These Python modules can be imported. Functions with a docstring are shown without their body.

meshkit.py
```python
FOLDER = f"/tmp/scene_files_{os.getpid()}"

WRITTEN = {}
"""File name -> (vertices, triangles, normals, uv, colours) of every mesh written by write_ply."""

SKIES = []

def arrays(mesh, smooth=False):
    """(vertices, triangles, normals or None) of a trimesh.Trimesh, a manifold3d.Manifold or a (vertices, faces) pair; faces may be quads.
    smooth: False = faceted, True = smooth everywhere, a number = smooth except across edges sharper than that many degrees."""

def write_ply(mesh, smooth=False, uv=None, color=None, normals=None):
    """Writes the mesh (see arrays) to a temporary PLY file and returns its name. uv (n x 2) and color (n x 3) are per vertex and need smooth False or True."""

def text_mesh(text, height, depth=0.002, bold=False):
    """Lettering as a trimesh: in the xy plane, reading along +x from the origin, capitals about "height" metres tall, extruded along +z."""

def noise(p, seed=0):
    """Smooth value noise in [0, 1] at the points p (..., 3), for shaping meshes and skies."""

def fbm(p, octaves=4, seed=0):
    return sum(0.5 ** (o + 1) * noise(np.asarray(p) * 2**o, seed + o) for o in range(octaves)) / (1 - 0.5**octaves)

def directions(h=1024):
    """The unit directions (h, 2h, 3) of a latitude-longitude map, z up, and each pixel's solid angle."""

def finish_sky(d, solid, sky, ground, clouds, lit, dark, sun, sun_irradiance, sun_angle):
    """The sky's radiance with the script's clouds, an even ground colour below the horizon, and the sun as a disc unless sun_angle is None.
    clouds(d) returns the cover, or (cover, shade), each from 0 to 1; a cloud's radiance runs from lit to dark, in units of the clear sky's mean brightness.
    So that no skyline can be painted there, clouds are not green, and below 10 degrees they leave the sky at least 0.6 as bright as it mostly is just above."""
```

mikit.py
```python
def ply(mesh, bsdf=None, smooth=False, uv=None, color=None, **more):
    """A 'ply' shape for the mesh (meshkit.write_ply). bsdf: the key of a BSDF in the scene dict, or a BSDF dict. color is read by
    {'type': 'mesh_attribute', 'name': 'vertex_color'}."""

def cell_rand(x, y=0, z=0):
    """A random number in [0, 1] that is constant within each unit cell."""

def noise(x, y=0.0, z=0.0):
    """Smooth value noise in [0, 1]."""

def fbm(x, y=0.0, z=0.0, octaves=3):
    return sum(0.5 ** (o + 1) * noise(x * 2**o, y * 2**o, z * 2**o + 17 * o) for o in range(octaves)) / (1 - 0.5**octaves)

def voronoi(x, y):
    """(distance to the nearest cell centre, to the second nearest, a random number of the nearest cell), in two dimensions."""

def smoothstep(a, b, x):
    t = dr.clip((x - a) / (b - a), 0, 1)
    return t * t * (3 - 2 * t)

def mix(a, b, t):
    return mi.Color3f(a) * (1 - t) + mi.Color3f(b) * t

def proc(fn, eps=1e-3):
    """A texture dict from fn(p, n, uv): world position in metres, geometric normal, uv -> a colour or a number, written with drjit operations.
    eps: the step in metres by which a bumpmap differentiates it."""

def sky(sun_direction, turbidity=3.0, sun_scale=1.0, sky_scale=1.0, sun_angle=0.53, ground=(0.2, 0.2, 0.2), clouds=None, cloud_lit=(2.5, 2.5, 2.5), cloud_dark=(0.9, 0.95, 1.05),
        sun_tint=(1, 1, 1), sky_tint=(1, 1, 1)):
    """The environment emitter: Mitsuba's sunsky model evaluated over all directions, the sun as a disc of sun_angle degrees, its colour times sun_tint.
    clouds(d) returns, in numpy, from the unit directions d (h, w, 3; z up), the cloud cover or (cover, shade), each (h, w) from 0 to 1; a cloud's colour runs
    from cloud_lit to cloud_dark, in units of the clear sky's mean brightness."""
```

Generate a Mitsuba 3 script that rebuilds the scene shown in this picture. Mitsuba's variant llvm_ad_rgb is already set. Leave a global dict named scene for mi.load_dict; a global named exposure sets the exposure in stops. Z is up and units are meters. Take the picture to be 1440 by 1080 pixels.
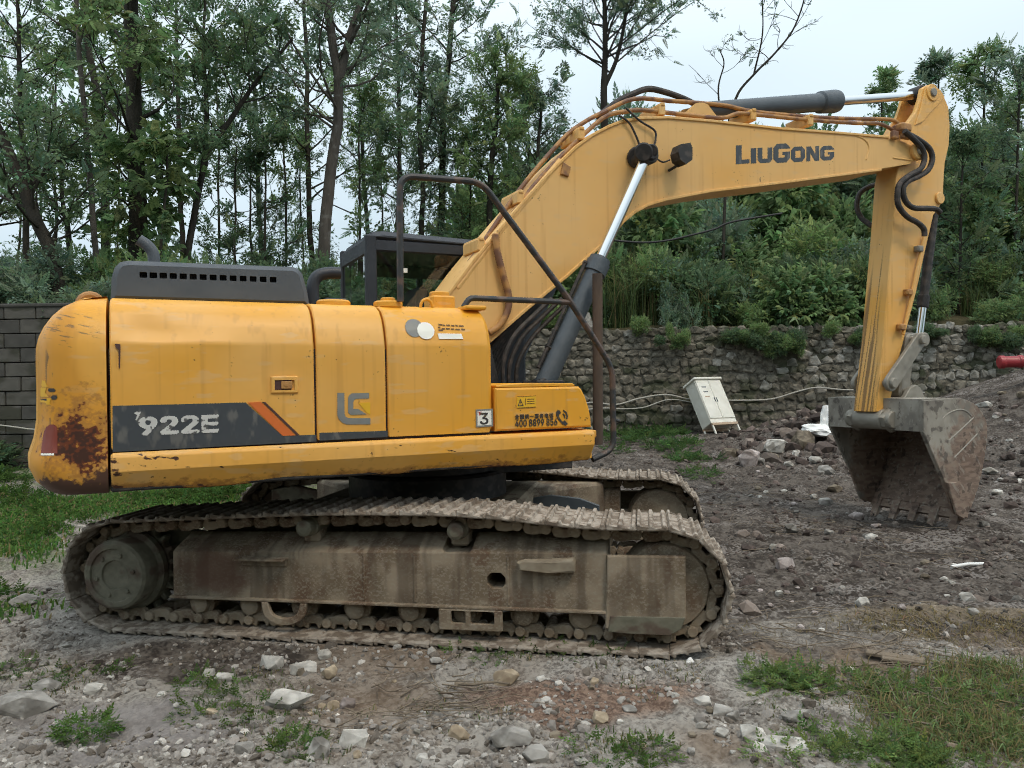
import math, random
import numpy as np
import trimesh
import drjit as dr
import mitsuba as mi
import mikit, meshkit
from mikit import proc, noise, fbm, voronoi, cell_rand, smoothstep, mix
from shapely.geometry import Polygon, Point
from shapely import affinity

rng = np.random.default_rng(7)
random.seed(7)
scene, labels = {'type': 'scene'}, {}

# ---------------------------------------------------------------- camera, sky, exposure
FPX, ROLL, CAMH, Y0 = 1081.0, -0.0146, 1.75, 533.3      # focal length in pixels of a 1440 wide frame, roll, eye height, horizon row
_th, _pt = math.atan(-ROLL), math.atan((540 - Y0) / FPX)
FWD = np.array([0, math.cos(_pt), -math.sin(_pt)])
_r0 = np.array([1.0, 0, 0]); _u0 = np.cross(_r0, FWD)
RIGHT = math.cos(_th) * _r0 - math.sin(_th) * _u0
UP = math.sin(_th) * _r0 + math.cos(_th) * _u0
EYE = np.array([0, 0, CAMH])
T4 = mi.ScalarTransform4f
scene['camera'] = {'type': 'perspective', 'fov': 2 * math.degrees(math.atan(720 / FPX)), 'fov_axis': 'x', 'near_clip': 0.05, 'far_clip': 900.0,
                   'to_world': T4().look_at(origin=EYE.tolist(), target=(EYE + FWD).tolist(), up=UP.tolist())}


def overcast(d):
    n = meshkit.fbm(d * np.array([2.2, 2.2, 4.0]) + 3.1, 3, 5)
    return np.ones(d.shape[:2]), np.clip(1 - np.clip(d[..., 2], 0, 1) + 0.35 * (n - 0.5), 0, 1)   # an even overcast, brighter overhead as overcast skies are


scene['sky'] = mikit.sky((0.35, -0.55, 0.95), turbidity=4, sun_scale=0.16, sun_angle=16, clouds=overcast,
                         cloud_lit=(2.58, 2.86, 3.06), cloud_dark=(1.00, 1.26, 1.42), ground=(0.12, 0.12, 0.10))
exposure = 2.42

# ---------------------------------------------------------------- frames of the machine
CEN = np.array([-0.72, 6.51, 0.0])


def frame(yaw):
    m = np.eye(4)
    c, s = math.cos(yaw), math.sin(yaw)
    m[:3, 0] = (c, s, 0); m[:3, 1] = (-s, c, 0); m[:3, 3] = CEN
    return m


YU, YT = math.radians(25.5), math.radians(-9.8)          # upper structure (swung) and crawler tracks
MU, MT = frame(YU), frame(YT)


def ray(px, py):
    return FWD + RIGHT * (px - 720) / FPX + UP * (540 - py) / FPX


def on_plane(M, px, py, v):
    d = ray(px, py); l = M[:3, 1]; o = M[:3, 3]
    P = EYE + d * (((o - EYE) @ l + v) / (d @ l))
    return float((P - o) @ M[:3, 0]), float(P[2])


def PU(px, py, v): return on_plane(MU, px, py, v)
def PT(px, py, v): return on_plane(MT, px, py, v)
def PU3(px, py, v): u, z = PU(px, py, v); return (u, v, z)


def at(px, py, y):
    d = ray(px, py); return EYE + d * (y / d[1])


# ---------------------------------------------------------------- mesh helpers
def tm(v, f): return trimesh.Trimesh(np.asarray(v, float), np.asarray(f, int), process=False)
def cat(ms): return trimesh.util.concatenate([m for m in ms if m is not None and len(m.faces)])
def moved(m, M): m = m.copy(); m.apply_transform(M); return m


def tri2d(poly):
    v, f = trimesh.creation.triangulate_polygon(Polygon(poly), engine='earcut')
    return np.asarray(v)[:, :2], np.asarray(f)


def ccw(p):
    p = np.asarray(p, float)
    a = np.sum(p[:, 0] * np.roll(p[:, 1], -1) - np.roll(p[:, 0], -1) * p[:, 1])
    return p if a > 0 else p[::-1]


def inset(p, b):
    e = np.roll(p, -1, 0) - p; e /= np.linalg.norm(e, axis=1, keepdims=True) + 1e-12
    n = np.stack([-e[:, 1], e[:, 0]], 1); n0 = np.roll(n, 1, 0)
    m = n + n0; m /= np.maximum(np.sum(m * n, 1, keepdims=True), 0.35) + 1e-12
    m /= np.maximum(np.linalg.norm(m, axis=1, keepdims=True), 1e-9) / np.minimum(np.linalg.norm(m, axis=1, keepdims=True), 1.8)
    return p + m * b


def prism(poly, a0, a1, b=0.006, axis='v', b1=None, segs=1, warp=None):
    """The polygon extruded from a0 to a1 with bevelled ends. axis 'v': poly is (u, z); 'u': poly is (v, z); 'z': poly is (u, v)."""
    p = ccw(poly); b1 = b if b1 is None else b1
    t = [a0, a0 + b] + list(np.linspace(a0 + b, a1 - b1, segs + 1)[1:-1]) + [a1 - b1, a1]
    off = [b] + [0] * (len(t) - 2) + [b1]
    rings, n = [], len(p)
    for s, o in zip(t, off):
        q = inset(p, o) if o else p
        rings.append(np.column_stack([q, np.full(n, s)]))
    V = np.vstack(rings)
    F = []
    for k in range(len(t) - 1):
        i = np.arange(n); j = (i + 1) % n
        F.append(np.column_stack([k * n + i, k * n + j, (k + 1) * n + j])); F.append(np.column_stack([k * n + i, (k + 1) * n + j, (k + 1) * n + i]))
    for ring, flip in ((0, True), (len(t) - 1, False)):
        q = V[ring * n:(ring + 1) * n, :2]
        _, f = trimesh.creation.triangulate_polygon(Polygon(q), engine='earcut')
        vv, f = tri2d(q)
        idx = np.array([np.argmin(np.sum((q - x) ** 2, 1)) for x in vv]); f = idx[f]
        a = q[f]; area = np.cross(a[:, 1] - a[:, 0], a[:, 2] - a[:, 0])
        f = np.where((area > 0)[:, None] == (not flip), f, f[:, ::-1])
        F.append(f + ring * n)
    F = np.vstack(F)
    if axis == 'v':
        V = V[:, [0, 2, 1]]; F = F[:, ::-1]
    elif axis == 'u':
        V = V[:, [2, 0, 1]]
    if warp is not None: V = warp(V)
    return tm(V, F)


def cbox(c, s, b=0.006):
    """A box of centre c and full size s with chamfered edges."""
    c, h = np.asarray(c, float), np.asarray(s, float) / 2
    b = min(b, h.min() * 0.6)
    pts = []
    for sx in (-1, 1):
        for sy in (-1, 1):
            for sz in (-1, 1):
                k = np.array([sx, sy, sz])
                for d in range(3):
                    e = h - b; e[d] = h[d]; pts.append(c + k * e)
    return trimesh.convex.convex_hull(np.array(pts))


def span(lo, hi, b=0.006): lo, hi = np.asarray(lo, float), np.asarray(hi, float); return cbox((lo + hi) / 2, hi - lo, b)


def spline(P, per=6):
    P = np.asarray(P, float)
    Q = np.vstack([2 * P[0] - P[1], P, 2 * P[-1] - P[-2]])
    out = []
    for i in range(1, len(Q) - 2):
        t = np.linspace(0, 1, per, endpoint=False)[:, None]
        a, b, c, d = Q[i - 1:i + 3]
        out.append(0.5 * (2 * b + (c - a) * t + (2 * a - 5 * b + 4 * c - d) * t ** 2 + (3 * b - a - 3 * c + d) * t ** 3))
    return np.vstack(out + [P[-1:]])


def rounded(P, r=0.06, k=5):
    """A polyline with its corners rounded off."""
    P = [np.asarray(p, float) for p in P]; out = [P[0]]
    for a, b, c in zip(P[:-2], P[1:-1], P[2:]):
        la, lc = np.linalg.norm(a - b), np.linalg.norm(c - b)
        s = min(r, la * 0.45, lc * 0.45)
        p, q = b + (a - b) / la * s, b + (c - b) / lc * s
        for t in np.linspace(0, 1, k): out.append((1 - t) ** 2 * p + 2 * t * (1 - t) * b + t * t * q)
    out.append(P[-1])
    return np.array(out)


def tube(P, r, sides=8, cap=True):
    P = np.asarray(P, float); r = np.broadcast_to(r, (len(P),))
    t = np.gradient(P, axis=0); t /= np.linalg.norm(t, axis=1, keepdims=True) + 1e-12
    a = np.cross(t[0], [0, 0, 1.0] if abs(t[0][2]) < 0.9 else [1.0, 0, 0]); A = []
    for k in range(len(P)):
        a = a - t[k] * (a @ t[k]); a /= np.linalg.norm(a) + 1e-12; A.append(a)
    A = np.array(A); B = np.cross(t, A)
    ang = np.arange(sides) * 2 * np.pi / sides
    V = (P[:, None] + r[:, None, None] * (np.cos(ang)[None, :, None] * A[:, None] + np.sin(ang)[None, :, None] * B[:, None])).reshape(-1, 3)
    i, j = np.meshgrid(np.arange(len(P) - 1), np.arange(sides), indexing='ij'); i, j = i.ravel(), j.ravel(); jn = (j + 1) % sides
    F = np.vstack([np.column_stack([i * sides + j, i * sides + jn, (i + 1) * sides + jn]), np.column_stack([i * sides + j, (i + 1) * sides + jn, (i + 1) * sides + j])])
    if cap:
        n = len(V); V = np.vstack([V, P[:1], P[-1:]]); k = np.arange(sides); kn = (k + 1) % sides; e = (len(P) - 1) * sides
        F = np.vstack([F, np.column_stack([kn, k, np.full(sides, n)]), np.column_stack([e + k, e + kn, np.full(sides, n + 1)])])
    return tm(V, F)


def lathe(p0, p1, prof, sides=28):
    """prof: (t along p0 to p1 in metres, radius) pairs; closed ends."""
    p0, p1 = np.asarray(p0, float), np.asarray(p1, float)
    d = (p1 - p0) / np.linalg.norm(p1 - p0)
    a = np.cross(d, [0, 0, 1.0] if abs(d[2]) < 0.9 else [1.0, 0, 0]); a /= np.linalg.norm(a); b = np.cross(d, a)
    prof = [(prof[0][0], 1e-4)] + list(prof) + [(prof[-1][0], 1e-4)]
    ang = np.arange(sides) * 2 * np.pi / sides
    V = np.vstack([p0 + d * t + r * (np.cos(ang)[:, None] * a + np.sin(ang)[:, None] * b) for t, r in prof])
    F = []
    j = np.arange(sides); jn = (j + 1) % sides
    for i in range(len(prof) - 1):
        F += [np.column_stack([i * sides + j, i * sides + jn, (i + 1) * sides + jn]), np.column_stack([i * sides + j, (i + 1) * sides + jn, (i + 1) * sides + j])]
    return tm(V, np.vstack(F))


def cyl(p0, p1, r, sides=24, b=None):
    L = float(np.linalg.norm(np.asarray(p1, float) - np.asarray(p0, float))); b = min(0.15 * r, L * 0.2, 0.012) if b is None else b
    return lathe(p0, p1, [(0, r - b), (b, r), (L - b, r), (L, r - b)], sides)


def capsule2d(a, b, ra, rb, n=9):
    a, b = np.asarray(a, float), np.asarray(b, float)
    t = math.atan2(*(b - a)[::-1])
    A = [a + ra * np.array([math.cos(t + math.pi / 2 + k), math.sin(t + math.pi / 2 + k)]) for k in np.linspace(0, math.pi, n)]
    B = [b + rb * np.array([math.cos(t - math.pi / 2 + k), math.sin(t - math.pi / 2 + k)]) for k in np.linspace(0, math.pi, n)]
    return np.array(A + B)


def cut(m, *holes):
    import manifold3d as mf
    def man(x): x = x.copy(); x.merge_vertices(); return mf.Manifold(mf.Mesh(np.asarray(x.vertices, np.float32), np.asarray(x.faces, np.uint32)))
    r = man(m)
    for h in holes: r = r - man(h)
    q = r.to_mesh()
    return tm(q.vert_properties[:, :3], q.tri_verts)


# ---------------------------------------------------------------- adding to the scene
def key_of(k):
    if k not in scene: return k
    i = 1
    while f'{k}_{i:03d}' in scene: i += 1
    return f'{k}_{i:03d}'


def put(key, mesh, mat, smooth=30, M=None, label=None, category=None, group=None, kind=None, **kw):
    key = key_of(key)
    if M is not None: mesh = moved(mesh, M)
    scene[key] = mikit.ply(mesh, mat, smooth=smooth, **kw)
    tag(key, label, category, group, kind)
    return key


def tag(key, label=None, category=None, group=None, kind=None):
    d = {k: v for k, v in dict(label=label, category=category, group=group, kind=kind).items() if v}
    if d: labels.setdefault(key, {}).update(d)


def again(key, first, M, mat=None):
    key = key_of(key)
    d = dict(scene[first]); d['to_world'] = T4(np.asarray(M, float))
    if mat: d['bsdf'] = {'type': 'ref', 'id': mat}
    scene[key] = d
    return key


# ---------------------------------------------------------------- materials
def local(p, yaw):
    x, y = p.x - CEN[0], p.y - CEN[1]
    c, s = math.cos(yaw), math.sin(yaw)
    return x * c + y * s, y * c - x * s, p.z


def mat(key, color, rough=0.6, metallic=0.0, spec=0.5, bump=None, **kw):
    c = proc(color) if callable(color) else {'type': 'rgb', 'value': list(color)}
    b = {'type': 'principled', 'base_color': c, 'roughness': proc(rough) if callable(rough) else rough, 'metallic': metallic, 'specular': spec, **kw}
    if bump:
        b = {'type': 'bumpmap', 'arbitrary': proc(bump[0], bump[2] if len(bump) > 2 else 2e-3), 'scale': bump[1], 'bsdf': b}
    scene[key] = {'type': 'twosided', 'bsdf': b}
    return key


def blob(u, z, u0, z0, ru, rz):
    return dr.sqrt(dr.square((u - u0) / ru) + dr.square((z - z0) / rz))


YEL, YFADE, RUST, RUSTD, GRIME = (0.70, 0.325, 0.022), (0.70, 0.425, 0.155), (0.13, 0.035, 0.014), (0.055, 0.022, 0.014), (0.10, 0.07, 0.04)


def yellow_base(p, amount=0.5):
    """Sun-bleached yellow paint: blotches of bleached and fresher colour, faint run-down streaks, tiny chips."""
    u, v, z = local(p, YU)
    n = fbm(u * 1.3 + 5, z * 1.6, v * 1.3, 3)
    c = mix(YEL, YFADE, dr.clip(amount + 1.6 * (n - 0.5), 0, 1))
    streak = smoothstep(0.56, 0.78, fbm(u * 26 + 3, z * 1.1, v * 26, 3))
    c = mix(c, (0.42, 0.20, 0.04), streak * 0.28)
    chips = smoothstep(0.765, 0.81, fbm(u * 70, z * 55, v * 70, 3) * 0.62 + noise(u * 9, z * 9, v * 9 + 9) * 0.38)
    c = mix(c, mix(YFADE, (0.60, 0.42, 0.24), 0.6), smoothstep(0.62, 0.72, fbm(u * 6 + 2, z * 22, v * 6, 4)) * 0.35)
    return mix(c, RUSTD, chips * 0.75), u, v, z


def body_yellow(p, n, uv):
    return yellow_base(p, 0.14)[0]


def boom_yellow(p, n, uv):
    c, u, v, z = yellow_base(p, 0.95)
    return c


def arm_yellow(p, n, uv):
    c, u, v, z = yellow_base(p, 0.75)
    # drips of old mud and rust on the lower part of the side that faces the machine
    drip = smoothstep(0.40, 0.58, fbm(v * 55 + u * 14, z * 1.1, 4.0, 4)) * smoothstep(0.0, 0.35, 0.75 - (z - 2.2) * 0.6 - noise(v * 26 + u * 6, z * 0.4))
    facing = smoothstep(-0.5, -0.8, n.x * math.cos(YU) + n.y * math.sin(YU))
    c = mix(c, (0.13, 0.072, 0.036), drip * facing * 0.75)
    return mix(c, (0.12, 0.085, 0.05), smoothstep(0.60, 0.75, fbm(u * 9, z * 7, v * 9, 3)) * smoothstep(1.75, 1.5, z) * 0.7)


def skirt_yellow(p, n, uv):
    c, u, v, z = yellow_base(p, 0.22)
    w = fbm(u * 7, z * 15, v * 5, 4) * 0.55 + fbm(u * 38, z * 60, v * 20, 4) * 0.45
    m = smoothstep(0.36, 0.58, w + 0.5 * smoothstep(1.26, 1.15, z) + 0.16 * smoothstep(-1.4, -2.3, u) - 0.48)
    c = mix(c, (0.24, 0.095, 0.022), m * 0.7)
    c = mix(c, (0.10, 0.04, 0.02), smoothstep(0.55, 0.62, w + 0.22 * smoothstep(1.23, 1.14, z) + 0.14 * smoothstep(-1.5, -2.3, u) - 0.23))
    return mix(c, RUSTD, smoothstep(0.58, 0.62, fbm(u * 16, z * 50 + u * 9, v, 4) * 0.6 + w * 0.4 + 0.08 * smoothstep(-1.4, -2.2, u) - 0.085))


def weight_yellow(p, n, uv):
    c, u, v, z = yellow_base(p, 0.12)
    ang = fbm(u * 7, z * 7, v * 7, 4)
    fine = fbm(u * 22 + 7, z * 26, v * 22, 3)
    c = mix(c, (0.50, 0.215, 0.02), smoothstep(0.35, 0.5, noise(u * 5, z * 2, v * 5)) * 0.6)
    d = blob(u, z, -2.49, 1.40, 0.19, 0.26)
    raw = fbm(u * 60 + 3, z * 70, v * 60, 4)
    wear = ang * 0.42 + fine * 0.38 + raw * 0.36
    c = mix(c, (0.34, 0.15, 0.035), smoothstep(0.48, 0.62, wear - 0.24 * d + 0.20) * 0.7)
    c = mix(c, RUST, smoothstep(0.56, 0.62, wear - 0.25 * d + 0.135))
    c = mix(c, RUSTD, smoothstep(0.60, 0.66, ang * 0.3 + fine * 0.4 + raw * 0.45 - 0.24 * d + 0.10))
    c = mix(c, (0.085, 0.042, 0.028), smoothstep(0.42, 0.54, ang * 0.7 + raw * 0.3 + 0.9 * (1.245 - z) / 0.11 * 0.35))
    # black scrapes: short slanting lines in two patches
    a = u * 0.25 + z * 0.97
    sc = smoothstep(0.60, 0.66, fbm(a * 120, (u - z * 0.3) * 13, v * 9, 3)) * smoothstep(1.0, 0.7, blob(u, z, -2.52, 2.06, 0.17, 0.12))
    sc = dr.maximum(sc, smoothstep(0.70, 0.76, noise(u * 60, z * 11, v * 14)) * smoothstep(1.0, 0.6, blob(u, z, -2.615, 1.78, 0.05, 0.34)))
    return mix(c, (0.08, 0.055, 0.035), sc * 0.7)


mat('body_paint', body_yellow, 0.42, spec=0.45, clearcoat=0.15, clearcoat_gloss=0.6)
mat('boom_paint', boom_yellow, 0.48, spec=0.4)
mat('arm_paint', arm_yellow, 0.5, spec=0.4)
mat('skirt_paint', skirt_yellow, 0.5, spec=0.4)
mat('weight_paint', weight_yellow, 0.45, spec=0.4)
mat('hood_paint', lambda p, n, uv: mix((0.055, 0.066, 0.080), (0.085, 0.097, 0.11), fbm(p.x * 6, p.y * 6, p.z * 9, 3)), 0.55)
mat('cab_paint', lambda p, n, uv: mix((0.013, 0.016, 0.023), (0.026, 0.031, 0.040), fbm(p.x * 5, p.y * 5, p.z * 7, 3)), 0.5)
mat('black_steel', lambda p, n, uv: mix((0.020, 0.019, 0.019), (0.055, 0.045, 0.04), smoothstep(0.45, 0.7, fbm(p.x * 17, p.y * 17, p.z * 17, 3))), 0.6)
mat('rail_paint', lambda p, n, uv: mix((0.030, 0.032, 0.034), (0.10, 0.065, 0.05), smoothstep(0.48, 0.7, fbm(p.x * 14, p.y * 14, p.z * 14, 3))), 0.55)
mat('post_rust', lambda p, n, uv: mix((0.045, 0.034, 0.028), (0.11, 0.07, 0.045), fbm(p.x * 16, p.y * 16, p.z * 5, 3)), 0.75)
mat('cylinder_paint', lambda p, n, uv: mix((0.042, 0.056, 0.070), (0.082, 0.098, 0.112), fbm(p.x * 9, p.y * 9, p.z * 9, 3)), 0.5)
mat('chrome', (0.72, 0.73, 0.74), 0.13, metallic=1.0)
mat('hose_rubber', lambda p, n, uv: mix((0.024, 0.021, 0.019), (0.06, 0.046, 0.038), smoothstep(0.4, 0.75, fbm(p.x * 22, p.y * 22, p.z * 22, 3))), 0.65)
mat('pipe_paint', lambda p, n, uv: mix((0.40, 0.20, 0.06), (0.16, 0.075, 0.04), smoothstep(0.38, 0.66, fbm(p.x * 9, p.y * 9, p.z * 9, 3))), 0.55)
mat('seat_cloth', (0.05, 0.05, 0.053), 0.85)


def mud_steel(p, n, uv):
    a = fbm(p.x * 5, p.y * 5, p.z * 5, 3)
    b = fbm(p.x * 34, p.y * 34, p.z * 34, 3)
    c = mix((0.155, 0.118, 0.080), (0.27, 0.218, 0.158), smoothstep(0.3, 0.7, a))
    c = mix(c, (0.105, 0.062, 0.038), smoothstep(0.52, 0.68, fbm(p.x * 9 + 4, p.y * 9, p.z * 3, 3)) * 0.7)
    c = mix(c, (0.30, 0.265, 0.21), smoothstep(0.50, 0.66, fbm(p.x * 75, p.y * 75, p.z * 75, 3)) * 0.4)
    return mix(c, (0.26, 0.23, 0.185), smoothstep(0.56, 0.74, b) * 0.3)


def shoe_mud(p, n, uv):
    b = fbm(p.x * 19, p.y * 19, p.z * 19, 4)
    c = mix((0.15, 0.12, 0.092), (0.31, 0.27, 0.225), smoothstep(0.36, 0.64, b))
    return mix(c, (0.10, 0.073, 0.055), smoothstep(0.56, 0.74, fbm(p.x * 23 + 3, p.y * 23, p.z * 23, 4)) * 0.6)


def frame_mud(p, n, uv):
    u, v, z = local(p, YT)
    c = mud_steel(p, n, uv)
    runs = smoothstep(0.48, 0.72, fbm(u * 15, z * 1.2, 2.0, 3))
    c = mix(c, (0.085, 0.062, 0.044), runs * 0.6)
    return mix(c, (0.11, 0.055, 0.038), smoothstep(1.0, 0.4, blob(u, z, -1.15, 0.45, 0.36, 0.2) + 0.9 * (fbm(u * 8, z * 8, 0, 3) - 0.5)) * 0.7)


mat('track_shoe_steel', shoe_mud, 0.8, spec=0.3, bump=(lambda p, n, uv: fbm(p.x * 40, p.y * 40, p.z * 40, 2), 0.006))
mat('track_steel', mud_steel, 0.8, spec=0.3)
mat('frame_steel', frame_mud, 0.85, spec=0.25, bump=(lambda p, n, uv: fbm(p.x * 45, p.y * 45, p.z * 45, 3), 0.004))
mat('hub_steel', lambda p, n, uv: mix(mix((0.075, 0.074, 0.05), (0.19, 0.175, 0.13), fbm(p.x * 22, p.y * 22, p.z * 22, 4)), (0.075, 0.045, 0.032), smoothstep(0.48, 0.66, fbm(p.x * 7, p.y * 7, p.z * 7 + 4, 4)) * 0.8), 0.8)


def bucket_outer(p, n, uv):
    u, v, z = local(p, YU)
    a = fbm(u * 4, z * 4, v * 4, 4)
    c = mix((0.20, 0.182, 0.155), (0.36, 0.335, 0.285), smoothstep(0.3, 0.65, a))
    rusty = smoothstep(0.40, 0.60, a * 0.6 + 0.25 * fbm(u * 22, z * 22, v * 22, 3) + 0.26 * smoothstep(5.55, 6.2, u) + 0.20 * smoothstep(1.3, 0.5, z) - 0.13)
    c = mix(c, mix((0.145, 0.085, 0.06), (0.25, 0.17, 0.125), smoothstep(0.35, 0.65, fbm(u * 9, z * 30, v * 9, 4))), rusty * 0.8)
    c = mix(c, (0.36, 0.335, 0.29), smoothstep(0.60, 0.70, fbm(u * 30 + z * 25, z * 8 - u * 6, v * 30, 4)) * 0.45)
    return mix(c, (0.05, 0.04, 0.034), smoothstep(0.60, 0.72, fbm(u * 14, z * 14, v * 14, 3)) * 0.6)


mat('bucket_steel', bucket_outer, 0.65, metallic=0.15, spec=0.4)
mat('link_steel', lambda p, n, uv: mix((0.16, 0.15, 0.125), (0.33, 0.31, 0.265), fbm(p.x * 11, p.y * 11, p.z * 11, 3)), 0.6, metallic=0.2)
mat('worn_edge', (0.30, 0.275, 0.235), 0.5, metallic=0.3)
mat('decal_slate', lambda p, n, uv: mix((0.045, 0.052, 0.06), (0.11, 0.11, 0.105), smoothstep(0.55, 0.75, fbm(p.x * 25, p.y * 25, p.z * 9, 3))), 0.5)
mat('decal_orange', (0.60, 0.14, 0.025), 0.5)
mat('decal_maroon', (0.07, 0.03, 0.025), 0.5)
mat('decal_silver', lambda p, n, uv: mix((0.52, 0.52, 0.50), (0.09, 0.09, 0.09), smoothstep(0.60, 0.68, fbm(p.x * 30, p.y * 30, p.z * 30, 3))), 0.5)
mat('decal_grey', lambda p, n, uv: mix((0.16, 0.17, 0.17), (0.24, 0.235, 0.21), fbm(p.x * 20, p.y * 20, p.z * 20, 3)), 0.5)
mat('decal_white', (0.78, 0.77, 0.70), 0.5)
mat('decal_yellow', (0.70, 0.40, 0.02), 0.45)
mat('decal_black', lambda p, n, uv: mix((0.035, 0.032, 0.03), (0.10, 0.07, 0.035), smoothstep(0.55, 0.7, fbm(p.x * 60, p.y * 60, p.z * 60, 2))), 0.6)
mat('decal_brown', (0.13, 0.06, 0.012), 0.6)
mat('decal_red', (0.45, 0.07, 0.05), 0.5)
mat('reflector_red', (0.18, 0.035, 0.02), 0.45)
scene['window_glass'] = {'type': 'thindielectric', 'int_ior': 1.5, 'specular_transmittance': {'type': 'rgb', 'value': [0.72, 0.80, 0.78]}}
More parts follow.
